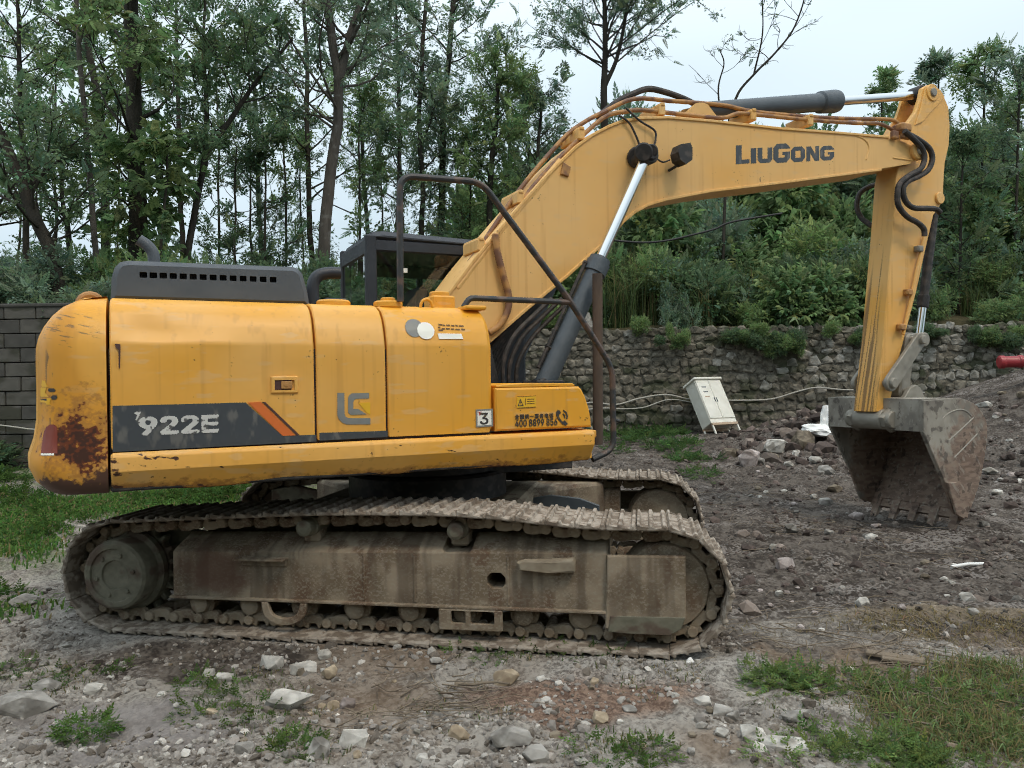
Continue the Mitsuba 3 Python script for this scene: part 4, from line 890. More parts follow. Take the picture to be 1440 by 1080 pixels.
def build_track(vc, lab, clear):
    root = key_of(f'{EX}__crawler_track')
    # the frame is the part itself
    s = -1 if vc < 0 else 1
    def V_(v): return vc + (v + 1.19) if vc < 0 else vc - (v + 1.19)
    sec = [(V_(-1.40), 0.272), (V_(-1.40), 0.603), (V_(-1.385), 0.618), (V_(-1.17), 0.70), (V_(-1.0), 0.66), (V_(-1.0), 0.272)]
    fr = prism(sec, -1.46, 1.57, 0.01, 'u', segs=24, warp=lambda X: X + np.column_stack([X[:, 0] * 0, X[:, 0] * 0, np.where(X[:, 2] > 0.5, 0.018 * X[:, 0], 0)]))
    if vc < 0:
        hole = cbox(((0.785 + 0.914) / 2, -1.40, 0.442), (0.125, 0.72, 0.105), 0.03)
        ch = [cbox((x, -1.34, 0.70), (0.20, 0.42, 0.17), 0.02) for x in (0.585,)]
        fr = cut(fr, hole, *ch)
    put(root, fr, 'frame_steel', 25, MT, lab)
    def P(name, mesh, m, smooth=30, label=None): return put(f'{root}__{name}', mesh, m, smooth, MT, label)
    def y(a, b): return sorted((V_(a), V_(b)))
    a, b = y(-1.432, -1.36)
    P('bottom_flange', span((-1.47, a, 0.258), (1.57, b, 0.276), 0.004), 'track_steel')
    # guard plate at the front end, idler, sprocket and final drive
    gp = [(1.552, 0.17), (1.57, 0.63), (2.052, 0.637), (2.052, 0.26), (2.02, 0.19), (1.95, 0.145), (1.70, 0.145), (1.60, 0.165)]
    a, b = y(-1.438, -1.39); P('idler_guard', prism(gp, a, b, 0.008, 'v'), 'frame_steel', label='flat mud-caked guard plate at the front of the track frame' if vc < 0 else None)
    a, b = y(-1.448, -1.438); P('idler_guard__lower_fold', prism([(1.57, 0.155), (1.585, 0.255), (2.045, 0.262), (2.02, 0.19), (1.95, 0.148), (1.70, 0.148)], a, b, 0.003, 'v'), 'hub_steel')
    a, b = y(-1.36, -1.02); P('idler', lathe((1.93, a, 0.425), (1.93, b, 0.425), [(0, 0.20), (0.01, 0.262), (0.03, 0.272), (0.10, 0.278), (0.12, 0.29), (b - a - 0.12, 0.29), (b - a - 0.10, 0.278), (b - a - 0.03, 0.272), (b - a, 0.25)], 40), 'track_steel')
    a, b = y(-1.20, -1.16)
    n = 21; tt = []
    for k in range(n):
        for o, r_ in ((0, 0.285), (0.28, 0.29), (0.42, 0.335), (0.62, 0.335), (0.76, 0.29)):
            t = (k + o) * 2 * math.pi / n; tt.append((-1.88 + r_ * math.cos(t), 0.415 + r_ * math.sin(t)))
    P('sprocket', prism(tt, V_(-1.19) - 0.04, V_(-1.19) + 0.04, 0.006, 'v'), 'hub_steel')
    a, b = y(-1.455, -1.1)
    o0, o1 = (a, b) if vc < 0 else (b, a)
    dw = abs(b - a)
    P('final_drive', lathe((-1.88, o0, 0.41), (-1.88, o1, 0.41), [(0.03, 0.05), (0.025, 0.10), (0.012, 0.105), (0.012, 0.185), (0, 0.19), (0, 0.222), (0.012, 0.242), (0.03, 0.25), (0.14, 0.252), (0.15, 0.29), (0.20, 0.29), (0.21, 0.25), (dw, 0.25)], 40), 'hub_steel', label='round final drive cover with rust and moss' if vc < 0 else None)
    for t in np.linspace(0.2, 0.2 + 2 * math.pi, 6, endpoint=False):
        q = np.array([-1.88 + 0.145 * math.cos(t), 0.41 + 0.145 * math.sin(t)])
        P('final_drive__bolt', cyl((q[0], o0, q[1]), (q[0], o0 + (0.02 if vc < 0 else -0.02), q[1]), 0.016, 8), 'hub_steel')
    for t in np.linspace(0, 2 * math.pi, 12, endpoint=False):
        q = np.array([-1.88 + 0.272 * math.cos(t), 0.41 + 0.272 * math.sin(t)]); o = o0 + (0.15 if vc < 0 else -0.15)
        P('final_drive__bolt', cyl((q[0], o - 0.012, q[1]), (q[0], o + 0.012, q[1]), 0.014, 8), 'hub_steel')
    a, b = y(-1.30, -1.05)
    P('idler_yoke', span((1.3, a, 0.38), (1.93, b, 0.47), 0.02), 'frame_steel')
    P('drive_mount', prism([(-1.95, 0.18), (-1.40, 0.24), (-1.40, 0.64), (-1.7, 0.70), (-1.95, 0.66)], *y(-1.09, -1.0), 0.01, 'v'), 'hub_steel')
    # rollers
    for k in range(8):
        uu = -1.29 + k * 0.385
        a, b = y(-1.37, -1.01)
        P('track_roller', lathe((uu, a, 0.205), (uu, b, 0.205), [(0, 0.04), (0.01, 0.062), (0.05, 0.068), (0.055, 0.095), (0.10, 0.095), (0.115, 0.078), (b - a - 0.115, 0.078), (b - a - 0.10, 0.095), (b - a - 0.055, 0.095), (b - a - 0.05, 0.068), (b - a, 0.05)], 22), 'track_steel')
    for uu in (-0.468, 0.585):
        a, b = y(-1.435, -1.05); o0, o1 = (a, b) if vc < 0 else (b, a)
        P('carrier_roller', lathe((uu, o0, 0.762), (uu, o1, 0.762), [(0, 0.035), (0.012, 0.055), (0.05, 0.058), (0.09, 0.058), (0.10, 0.07), (0.30, 0.07), (0.36, 0.05)], 22), 'hub_steel')
        a, b = y(-1.30, -1.16); P('carrier_bracket', span((uu - 0.06, a, 0.64), (uu + 0.06, b, 0.745), 0.015), 'track_steel')
    # chain guides and steps
    a, b = y(-1.435, -1.40)
    t = np.linspace(0, math.pi, 12); c0_ = (-0.615, 0.215)
    P('chain_guide', prism([(c0_[0] - 0.165, 0.255)] + [(c0_[0] - 0.16 * math.cos(k), 0.215 - 0.115 * math.sin(k)) for k in t] + [(c0_[0] + 0.165, 0.255), (c0_[0] + 0.12, 0.255)] + [(c0_[0] + 0.105 * math.cos(k), 0.215 - 0.065 * math.sin(k)) for k in t] + [(c0_[0] - 0.12, 0.255)], a, b, 0.006, 'v'), 'track_steel', label=None)
    g = cut(span((0.468, a, 0.118), (0.892, b, 0.258), 0.008), cbox((0.60, (a + b) / 2, 0.205), (0.10, 0.3, 0.085), 0.008), cbox((0.76, (a + b) / 2, 0.205), (0.16, 0.3, 0.085), 0.008))
    P('chain_guide', g, 'track_steel')
    a, b = y(-1.50, -1.40)
    P('step_plate', cat([span((-0.95, a, 0.548), (-0.585, b, 0.562), 0.004), span((-0.93, *[y(-1.425, -1.40)[0]], 0.50), (-0.60, y(-1.425, -1.40)[1], 0.55), 0.004)]), 'frame_steel')
    a, b = y(-1.475, -1.40)
    st = prism([(1.01, 0.525), (1.20, 0.512), (1.365, 0.525), (1.37, 0.59), (1.36, 0.612), (1.22, 0.60), (1.05, 0.598), (1.0, 0.58)], a, b, 0.012, 'v', segs=4, warp=lambda X: X + (meshkit.noise(X * 30, 3)[:, None] - 0.5) * 0.016)
    P('step_plate', st, 'worn_mud')
    for uu in (-0.05, 0.30, 0.93):
        a, b = y(-1.408, -1.40); P('frame_rib', span((uu - 0.008, a, 0.285), (uu + 0.008, b, 0.60), 0.003), 'frame_steel')
    # shoes and links
    first = None
    for k in range(NSH):
        s0, s1 = (k) * PITCH, (k + 1) * PITCH
        p, q = on_path(s0), on_path(s1); d = (q - p) / np.linalg.norm(q - p); c = (p + q) / 2
        if clear and (c[0] < 0.2 and c[1] > 0.2 and False): continue
        M = np.eye(4); M[:3, 0] = (d[0], 0, d[1]); M[:3, 1] = (0, 1, 0); M[:3, 2] = (d[1], 0, -d[0]); M[:3, 3] = (c[0], vc, c[1])
        M[:3, 1] = np.cross(M[:3, 2], M[:3, 0])
        if 'shoe' not in PROTO:
            PROTO['shoe'] = mikit.ply(shoe, 'track_shoe_steel', smooth=25); PROTO['link'] = mikit.ply(link, 'track_steel', smooth=25)
        for nm, pr in (('track_shoe', 'shoe'), ('chain_link', 'link')):
            scene[key_of(f'{root}__{nm}')] = {**PROTO[pr], 'to_world': T4(MT @ M)}


PROTO = {}
mat('worn_mud', lambda p, n, uv: mix((0.16, 0.125, 0.085), (0.30, 0.26, 0.20), fbm(p.x * 18, p.y * 18, p.z * 18, 3)), 0.9, spec=0.2)
build_track(-1.19, 'near crawler track with muddy frame, rollers and triple grouser shoes', False)
build_track(1.19, 'far crawler track, mostly hidden behind the machine', True)
# centre frame between the tracks
TR('centre_frame', cat([span((-0.85, -0.8, 0.46), (0.85, 0.8, 0.80), 0.03)] + [prism([(0.2, s * 0.25), (0.75, s * 0.2), (1.42, s * 0.93), (1.42, s * 1.02), (0.72, s * 1.02), (0.2, s * 0.7)], 0.42, 0.78, 0.03, 'z') for s in (-1, 1)] + [prism([(-0.2, s * 0.25), (-0.75, s * 0.2), (-1.42, s * 0.93), (-1.42, s * 1.02), (-0.72, s * 1.02), (-0.2, s * 0.7)], 0.42, 0.78, 0.03, 'z') for s in (-1, 1)]), 'frame_steel')
TR('centre_frame__cover_plate', prism([(0.62, 0.60), (0.75, 0.70), (1.0, 0.745), (1.25, 0.72), (1.42, 0.66), (1.42, 0.52), (0.62, 0.5)], 0.30, 0.33, 0.006, 'v'), 'cylinder_paint')
TR('swing_bearing', cat([cyl((0, 0, 0.78), (0, 0, 1.0), 0.66, 48, 0.02), cyl((0, 0, 0.99), (0, 0, 1.12), 0.60, 48, 0.02)]), 'black_steel')
# ================================================================ GROUND
def S(a, b, x): t = np.clip((x - a) / (b - a), 0, 1); return t * t * (3 - 2 * t)


YW_L, YW_R = 13.1, 20.6                                      # block wall on the left, rubble wall on the right


def wall_y(x): return YW_L + (YW_R - YW_L) * S(-4.4, -3.0, x)


def low_ground(x, y):
    h = 0.36 * S(8.0, 12.8, y) * S(-1.0, -4.0, x) + 0.22 * S(11, 19, y) * S(-2.0, 1.0, x)
    h = h + 1.95 * np.exp(-((x - 12.8) / 4.4) ** 2 - ((y - 15.6) / 4.4) ** 2)
    h = h + 0.55 * np.exp(-((x - 6.6) / 1.1) ** 2 - ((y - 16.6) / 1.6) ** 2)
    h = h + 0.045 * np.exp(-((y - 5.40 - 0.06 * np.sin(x * 3)) / 0.20) ** 2) * S(1.9, 2.6, x)
    return h


def bank(x, y):
    """The terrace behind the walls; it rises to a bank on the right."""
    b = 3.05 + 0.012 * (y - 13)
    return b + (4.6 * S(21.2, 33, y) + 2.2 * S(33, 60, y)) * S(-3.5, 3.0, x) + 0.25 * (meshkit.fbm(np.stack([x * 0.5, y * 0.5, x * 0], -1), 3, 5) - 0.5)


def height(x, y, fine=True):
    x, y = np.asarray(x, float), np.asarray(y, float)
    h = low_ground(x, y)
    if fine:
        P = np.stack([x, y, x * 0], -1)
        ux, uy = x - CEN[0], y - CEN[1]
        tu, tv = ux * math.cos(YT) + uy * math.sin(YT), -ux * math.sin(YT) + uy * math.cos(YT)
        under = np.maximum(*[S(2.5, 2.1, np.abs(tu)) * S(0.42, 0.31, np.abs(tv - s)) for s in (-1.19, 1.19)])
        n = 0.10 * (meshkit.fbm(P * 0.9, 3, 11) - 0.5) + 0.075 * (meshkit.fbm(P * 5.5, 3, 12) - 0.5) + 0.034 * (meshkit.fbm(P * 21, 2, 13) - 0.5)
        rough = 1 + 0.7 * S(8, 13, y) * S(1, 5, x)
        h = h + n * rough * (1 - under) + 0.005 * under
        h = h + (0.03 * S(0.6, 0.34, np.abs(tv + 1.19)) * S(2.6, 2.2, np.abs(tu))) * (1 - under)
    up = S(-0.1, 0.35, y - wall_y(x) - 0.35)
    return h * (1 - up) + bank(x, y) * up


def steps(lo, hi, f0, f1, fine, coarse):
    """Grid lines that are close together from f0 to f1 and spread out away from it."""
    mid = np.arange(f0, f1, fine); a, d = [f1], fine
    while a[-1] < hi: d = min(d * 1.09, coarse); a.append(a[-1] + d)
    b, d = [f0], fine
    while b[-1] > lo: d = min(d * 1.09, coarse); b.append(b[-1] - d)
    return np.concatenate([b[:0:-1], mid, a])


gx = steps(-260, 260, -4.6, 5.2, 0.028, 9.0); gy = steps(-40, 420, 3.0, 8.6, 0.028, 9.0)
gy = np.unique(np.concatenate([gy[gy < 12.9], np.arange(12.9, 22.6, 0.14), gy[gy > 22.6]]))
GX, GY = np.meshgrid(gx, gy); GZ = height(GX, GY)
nx, ny = len(gx), len(gy)
i, j = np.meshgrid(np.arange(ny - 1), np.arange(nx - 1), indexing='ij'); q = (i * nx + j).ravel()
gF = np.vstack([np.column_stack([q, q + 1, q + nx + 1]), np.column_stack([q, q + nx + 1, q + nx])])
gV = np.column_stack([GX.ravel(), GY.ravel(), GZ.ravel()])


def soil(p, n, uv):
    x, y = p.x, p.y
    a = fbm(x * 1.1 + 7, y * 1.1, 0, 3)
    b = fbm(x * 7, y * 7, 3, 4)
    w0 = (a - 0.5) * 1.6 + (b - 0.5) * 0.9
    g = fbm(x * 45, y * 45, 5, 2)
    g2 = fbm(x * 110, y * 110, 1, 2)
    gravel = mix((0.095, 0.082, 0.070), (0.27, 0.25, 0.222), smoothstep(0.30, 0.68, b * 0.42 + g * 0.33 + g2 * 0.25))
    gravel = mix(gravel, mix((0.10, 0.066, 0.042), (0.19, 0.14, 0.098), g), smoothstep(0.46, 0.62, a) * 0.7 * smoothstep(-1.5, -0.5, x + a - 0.5))
    gravel = mix(gravel, mix((0.13, 0.118, 0.112), (0.235, 0.215, 0.205), g * 0.6 + g2 * 0.4), smoothstep(1.0, 0.6, blob(x, y, -2.0, 3.9, 0.75, 0.55) + w0 * 0.4) * 0.85)
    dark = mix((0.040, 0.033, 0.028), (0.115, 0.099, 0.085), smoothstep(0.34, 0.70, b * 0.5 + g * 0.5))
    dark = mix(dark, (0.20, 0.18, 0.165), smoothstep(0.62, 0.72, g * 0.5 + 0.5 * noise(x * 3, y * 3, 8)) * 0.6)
    w = (a - 0.5) * 1.6 + (b - 0.5) * 0.9
    isdark = smoothstep(-0.15, 0.25, (y - 5.0) * 0.9 + w) * smoothstep(0.0, 0.5, x - 0.6 + w * 0.6)
    isdark = dr.maximum(isdark, smoothstep(0.2, 1.0, y - 5.2 + w) * smoothstep(-4.0, -2.6, x + w * 0.4))
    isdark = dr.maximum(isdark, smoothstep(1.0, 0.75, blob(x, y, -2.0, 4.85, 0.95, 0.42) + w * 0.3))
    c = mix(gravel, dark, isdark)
    red = smoothstep(1.0, 0.55, blob(x, y, 0.32, 4.22, 0.75, 0.36) + w * 0.5)
    c = mix(c, mix((0.085, 0.052, 0.038), (0.19, 0.122, 0.085), smoothstep(0.3, 0.7, g * 0.5 + g2 * 0.5)), red * 0.85)
    pale = smoothstep(1.0, 0.4, blob(x, y, 0.75, 4.6, 1.1, 0.28) + w * 0.7)
    c = mix(c, mix((0.13, 0.118, 0.105), (0.36, 0.34, 0.31), smoothstep(0.3, 0.7, g * 0.5 + g2 * 0.5)), pale * 0.6)
    straw = smoothstep(1.0, 0.5, blob(x, y, 3.6, 5.42, 1.5, 0.20) + w * 0.35)
    c = mix(c, mix((0.095, 0.073, 0.05), (0.25, 0.20, 0.135), g * 0.6 + b * 0.4), straw * 0.55)
    moss = smoothstep(0.40, 0.56, fbm(x * 1.7 + 3, y * 1.7, 9, 3)) * smoothstep(6.5, 8.5, y) * smoothstep(-1.5, -3.0, x)
    c = mix(c, mix((0.045, 0.062, 0.024), (0.10, 0.115, 0.05), smoothstep(0.3, 0.7, g * 0.5 + b * 0.5)), moss * smoothstep(0.35, 0.6, b + 0.15) * 0.8)
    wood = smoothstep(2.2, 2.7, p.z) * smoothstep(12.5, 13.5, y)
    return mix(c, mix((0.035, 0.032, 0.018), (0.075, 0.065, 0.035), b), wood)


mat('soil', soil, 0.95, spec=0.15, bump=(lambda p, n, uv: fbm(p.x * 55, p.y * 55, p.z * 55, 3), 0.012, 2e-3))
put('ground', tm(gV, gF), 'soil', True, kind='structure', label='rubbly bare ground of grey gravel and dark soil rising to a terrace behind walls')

# ---------------------------------------------------------------- scatter helpers
def rot_z(a): c, s = np.cos(a), np.sin(a); o, l = np.zeros_like(a), np.ones_like(a); return np.stack([np.stack([c, -s, o], -1), np.stack([s, c, o], -1), np.stack([o, o, l], -1)], -2)


def rand_rot(n, r, tilt=1.0):
    a, b, c = r.uniform(0, 2 * np.pi, n), r.normal(0, tilt, n), r.uniform(0, 2 * np.pi, n)
    cx, sx = np.cos(b), np.sin(b); o, l = np.zeros(n), np.ones(n)
    X = np.stack([np.stack([l, o, o], -1), np.stack([o, cx, -sx], -1), np.stack([o, sx, cx], -1)], -2)
    return rot_z(a) @ X @ rot_z(c)


def along(D, r, droop=None):
    """Rotations whose x axis is D, their z axis about upward, turned at random."""
    D = D / np.linalg.norm(D, axis=1, keepdims=True)
    up = np.tile([0, 0, 1.0], (len(D), 1)) + r.normal(0, 0.35, (len(D), 3))
    Y = np.cross(up, D); Y /= np.linalg.norm(Y, axis=1, keepdims=True) + 1e-9
    return np.stack([D, Y, np.cross(D, Y)], -1)


def copies(V, F, P, R, s, C):
    """Copies of one small mesh as one mesh with a colour per copy."""
    n, m = len(P), len(V)
    s = np.asarray(s, float); s = s[:, None, None] if s.ndim == 1 else s[:, None, :]
    W = np.einsum('kij,knj->kni', R, V[None] * s) + P[:, None]
    return W.reshape(-1, 3), (F[None] + (np.arange(n) * m)[:, None, None]).reshape(-1, 3), np.repeat(C, m, axis=0)


def join(parts):
    V, F, C, o = [], [], [], 0
    for v, f, c in parts:
        V.append(v); F.append(f + o); C.append(c); o += len(v)
    return np.vstack(V), np.vstack(F), np.vstack(C)


scene['leaf'] = {'type': 'principledthin', 'base_color': {'type': 'mesh_attribute', 'name': 'vertex_color'}, 'roughness': 0.55, 'diff_trans': 1.0, 'eta': 1.4}
scene['speckled'] = {'type': 'twosided', 'bsdf': {'type': 'principled', 'base_color': {'type': 'mesh_attribute', 'name': 'vertex_color'}, 'roughness': 0.9, 'specular': 0.2}}


def leafy(key, parts, label=None, kind=None, category=None, group=None):
    V, F, C = join(parts)
    return put(key, tm(V, F), 'leaf', False, color=np.clip(C, 0.003, 0.8), label=label, kind=kind, category=category, group=group)


def greens(n, r, base, spread=0.25, hue=0.12):
    b = np.asarray(base, float)[None] * np.exp(r.normal(0, spread, (n, 1)))
    b[:, 0] *= np.exp(r.normal(0, hue, n)); b[:, 2] *= np.exp(r.normal(0, hue, n)); return b


def leaflet(L=1.0, w=0.36, fold=0.08):
    return np.array([[0, 0, 0], [0.42 * L, w / 2 * L, -fold * L], [L, 0, -0.10 * L], [0.42 * L, -w / 2 * L, -fold * L]]), np.array([[0, 2, 1], [0, 3, 2]])


def pinnate(pairs, ll=0.24, w=0.42, droop=0.35, r=None, size0=0.6):
    """One compound leaf, 1 m long along x."""
    V, F, o = [], [], 0
    for k in range(pairs):
        t = 0.2 + 0.8 * (k + 0.5) / pairs
        b = np.array([t, 0, -droop * t * t]); sz = ll * (size0 + (1 - size0) * math.sin(math.pi * min(1, 0.15 + 0.85 * t)))
        for s in (-1, 1):
            v, f = leaflet(sz, w)
            a = s * (1.15 - 0.35 * t) + (r.normal(0, 0.12) if r is not None else 0)
            c, sn = math.cos(a), math.sin(a)
            x = np.column_stack([v[:, 0] * c - v[:, 1] * sn, v[:, 0] * sn + v[:, 1] * c, v[:, 2] - 0.22 * v[:, 0] * (0.3 + droop)])
            V.append(x + b); F.append(f + o); o += 4
    v, f = leaflet(ll, w); V.append(v + [1.0, 0, -droop]); F.append(f + o)
    return np.vstack(V), np.vstack(F)


def broad(n=5, r=None):
    """A twig with a few broad heart-shaped leaves, 1 m long along x."""
    V, F, o = [], [], 0
    for k in range(n):
        t = 0.25 + 0.75 * k / max(1, n - 1); s = 0.42 * (0.8 + 0.4 * r.random()); a = r.uniform(-1.3, 1.3) + (k % 2 - 0.5) * 1.4
        v = np.array([[0, 0, 0], [0.25, 0.34, -0.03], [0.62, 0.30, -0.10], [1, 0, -0.26], [0.62, -0.30, -0.10], [0.25, -0.34, -0.03], [0.5, 0, 0.03]]) * s
        f = np.array([[6, 0, 5], [6, 5, 4], [6, 4, 3], [6, 3, 2], [6, 2, 1], [6, 1, 0]])
        c, sn = math.cos(a), math.sin(a)
        dz = r.uniform(0.3, 0.9)
        V.append(np.column_stack([v[:, 0] * c - v[:, 1] * sn, v[:, 0] * sn + v[:, 1] * c, v[:, 2] - dz * v[:, 0]]) + [t, 0, -0.15 * t]); F.append(f + o); o += 7
    return np.vstack(V), np.vstack(F)


def cluster(n, r):
    """Small leaves spread in a flat spray round a twig end, about 1 m across."""
    V, F = [], []
    for k in range(n):
        rad, a = 0.5 * math.sqrt(r.random()), r.uniform(0, 2 * math.pi); s = r.uniform(0.20, 0.32); b = a + r.normal(0, 0.9)
        v, f = leaflet(s, 0.62, 0.06); c, q = math.cos(b), math.sin(b); dz = r.uniform(-0.1, 0.7)
        V.append(np.column_stack([v[:, 0] * c - v[:, 1] * q, v[:, 0] * q + v[:, 1] * c, v[:, 2] - dz * v[:, 0]]) + [rad * math.cos(a) + 0.3, rad * math.sin(a), r.normal(0, 0.10)]); F.append(f + 4 * k)
    return np.vstack(V), np.vstack(F)


PIN = [cluster(n, np.random.default_rng(80 + k)) for k, n in enumerate((13, 15, 12))] + [pinnate(p, l, w, d, np.random.default_rng(k)) for k, (p, l, w, d) in enumerate([(6, 0.30, 0.60, 0.15), (6, 0.28, 0.56, 0.30)])]
BRO = [broad(5, np.random.default_rng(40 + k)) for k in range(3)]
mat('bark_dark', lambda p, n, uv: mix((0.020, 0.018, 0.015), (0.062, 0.055, 0.045), fbm(p.x * 17, p.y * 17, p.z * 3.5, 3)), 0.9, spec=0.15)
mat('bark_grey', lambda p, n, uv: mix(mix((0.045, 0.040, 0.034), (0.115, 0.102, 0.088), fbm(p.x * 15, p.y * 15, p.z * 3, 3)), (0.16, 0.155, 0.14), smoothstep(0.6, 0.7, fbm(p.x * 5, p.y * 5, p.z * 5, 3)) * 0.5), 0.9, spec=0.15)


def wiggly(p, d, L, r, n=5, lift=0.15, wob=0.10):
    t = np.linspace(0, 1, n)[:, None]
    side = r.normal(0, 1, 3); side -= d * (side @ d)
    w = np.cumsum(r.normal(0, wob, (n, 3)), 0) * t
    return p + d * t * L + (np.array([0, 0, lift]) * t ** 2 + side * 0.10 * np.sin(t * 3.1) + w * 0.35) * L


def make_tree(name, ways, y, r0, r1, label, category='tree', group=None, bark='bark_dark', branches=22, b0=0.35, blen=2.2, leafset=None, leaf=0.34, per=5, base=(0.042, 0.075, 0.032), seed=1,
              forks=(), vine=None, elev=(0.25, 0.9), sub=4, bare=False, density=1.0, top_extra=0, lift=0.18, taper=0.75):
    r = np.random.default_rng(seed)
    key = key_of(name); tag(key, label, category, group)
    trunk = spline([at(px, py, y + dy) for (px, py, dy) in [(w + (0,))[:3] for w in ways]], 6)
    trunk[:, :2] += (meshkit.fbm(np.column_stack([trunk[:, 2] * 0.9, trunk[:, 2] * 0 + seed, trunk[:, 2] * 0]), 2, 3)[:, None] - 0.5) * 0.10 * np.array([1, 0.3])
    g = float(height(trunk[0, 0], trunk[0, 1], False)) - 0.15
    if trunk[0, 2] > g: trunk = np.vstack([[trunk[0, 0], trunk[0, 1], g], trunk])
    stems = [(trunk, np.linspace(r0, r1, len(trunk)))]
    for ft, fways, fr in forks:
        f = spline([at(px, py, y + dy) for (px, py, dy) in [(w + (0,))[:3] for w in fways]], 6); stems.append((f, np.linspace(fr, fr * 0.5, len(f))))
    wood, tips = [tube(p, q, 10) for p, q in stems], []
    bw = []
    for si, (P, q) in enumerate(stems):
        nb = branches if si == 0 else max(4, branches // 2)
        for k in range(nb):
            t = (b0 if si == 0 else 0.15) + (1 - (b0 if si == 0 else 0.15)) * (k + r.random()) / nb
            i = min(len(P) - 2, int(t * (len(P) - 1))); f = t * (len(P) - 1) - i
            o = P[i] * (1 - f) + P[i + 1] * f; rad = (q[i] * (1 - f) + q[i + 1] * f)
            az, el = r.uniform(0, 2 * math.pi), r.uniform(*elev)
            d = np.array([math.cos(az) * math.cos(el), math.sin(az) * math.cos(el), math.sin(el)])
            L = blen * r.uniform(0.55, 1.15) * (1 - taper * max(0, (t - 0.45) / 0.55) * 0.7)
            B = wiggly(o, d, L, r, 6, lift); br = np.linspace(min(rad * 0.42, 0.012 + 0.012 * L), 0.006, 6)
            bw.append(tube(B, br, 5, False))
            for m in range(sub):
                u = r.uniform(0.30, 1.0); i2 = min(4, int(u * 5)); o2 = B[i2] + (B[i2 + 1] - B[i2]) * (u * 5 - i2)
                dd = d + r.normal(0, 0.65, 3); dd /= np.linalg.norm(dd)
                Tw = wiggly(o2, dd, L * r.uniform(0.22, 0.5), r, 4, 0.12)
                bw.append(tube(Tw, np.linspace(0.010, 0.004, 4), 4, False))
                tips.append(Tw)
            tips.append(B[2:])
    put(f'{key}__trunk', cat(wood + bw), bark, 40)
    sets = leafset or PIN
    parts = []
    if not bare:
        for si, (lv, lf) in enumerate(sets):
            P, D = [], []
            for Tw in tips[si::len(sets)]:
                n = max(0, int(r.poisson(per * density * 1.05)))
                for _ in range(n):
                    u = r.uniform(0.1, 1.0) * (len(Tw) - 1); i = min(len(Tw) - 2, int(u)); P.append(Tw[i] + (Tw[i + 1] - Tw[i]) * (u - i))
                    d = (Tw[i + 1] - Tw[i]); d = d / np.linalg.norm(d) + r.normal(0, 0.7, 3) + [0, 0, 0.05]; D.append(d)
            if not P: continue
            P, D = np.array(P), np.array(D)
            parts.append(copies(lv, lf, P, along(D, r), leaf * r.uniform(0.7, 1.25, len(P)), greens(len(P), r, base)))
    if vine:                                                 # climbing leaves round the trunk: (low z, high z, radius, count, leaf size)
        z0_, z1_, rad, cnt, ls = vine
        zz = r.uniform(z0_, z1_, cnt); a = r.uniform(0, 2 * math.pi, cnt)
        env = rad * (0.35 + 0.9 * meshkit.noise(np.column_stack([zz * 1.3, a * 0.6, zz * 0 + seed]), 4)) * np.sqrt(r.random(cnt))
        c = np.column_stack([np.interp(zz, trunk[:, 2], trunk[:, 0]), np.interp(zz, trunk[:, 2], trunk[:, 1]), zz])
        O = np.column_stack([np.cos(a), np.sin(a), r.normal(-0.3, 0.4, cnt)])
        P = c + O * [1, 1, 0] * env[:, None]
        for si, (lv, lf) in enumerate(sets): parts.append(copies(lv, lf, P[si::len(sets)], along(O[si::len(sets)], r), ls * r.uniform(0.6, 1.3, len(P[si::len(sets)])), greens(len(P[si::len(sets)]), r, base)))
    if parts: leafy(f'{key}__crown', parts)
    return key


DK, MD, LT, BL = (0.140, 0.210, 0.115), (0.185, 0.270, 0.120), (0.220, 0.310, 0.130), (0.195, 0.270, 0.180)
# ================================================================ TREES BEHIND THE WALLS
TB = 'trees on the terrace behind the machine'
make_tree('tree', [(197, 470), (192, 330), (191, 230), (188, 100), (182, -60), (176, -240)], 17, 0.21, 0.12, 'thickest dark straight trunk, standing behind the left half of the engine hood', branches=26, b0=0.25, blen=3.0, base=MD, seed=11, leafset=BRO + PIN[:2], leaf=0.42, vine=(4.0, 7.4, 0.8, 260, 0.42), per=4)
make_tree('tree', [(138, 470), (131, 300), (122, 170), (110, 30), (104, -120)], 15.5, 0.062, 0.04, 'thin pale slanting stem left of the thickest trunk', bark='bark_grey', branches=10, b0=0.55, blen=1.8, base=MD, seed=12, per=4)
make_tree('tree', [(149, 470), (146, 250), (139, 150), (124, 60), (106, -80)], 20, 0.12, 0.07, 'dark slender trunk right behind the thin pale stem', branches=20, b0=0.3, blen=2.6, base=DK, seed=13)
make_tree('tree', [(100, 470), (70, 360), (45, 300), (20, 230), (-25, 140)], 15, 0.13, 0.09, 'dark trunk leaning left at the left edge of the photo', branches=18, b0=0.25, blen=2.0, base=DK, seed=14)
make_tree('tree', [(258, 470), (266, 350), (288, 225), (325, 165), (365, 110), (412, 55)], 17, 0.085, 0.03, 'slim tree forking low and leaning to the upper right', branches=16, b0=0.3, blen=2.0, base=DK, seed=15, forks=[(0.5, [(288, 225), (290, 150), (286, 60), (292, -40)], 0.05)])
make_tree('tree', [(450, 470), (455, 320), (466, 240), (474, 170), (477, 110), (466, 40), (455, -50)], 18, 0.145, 0.09, 'grey-brown trunk with a high fork, rising left of the cab', bark='bark_grey', branches=22, b0=0.45, blen=2.6, base=BL, seed=16, forks=[(0.6, [(477, 115), (492, 50), (510, -10), (520, -90)], 0.10)], per=5)
make_tree('tree', [(590, 470), (594, 280), (590, 150), (597, 30), (600, -80)], 24, 0.09, 0.05, 'left one of two close leafy trunks behind the cab', branches=24, b0=0.25, blen=1.9, base=BL, seed=17, vine=(4, 12, 0.75, 420, 0.36), per=6)
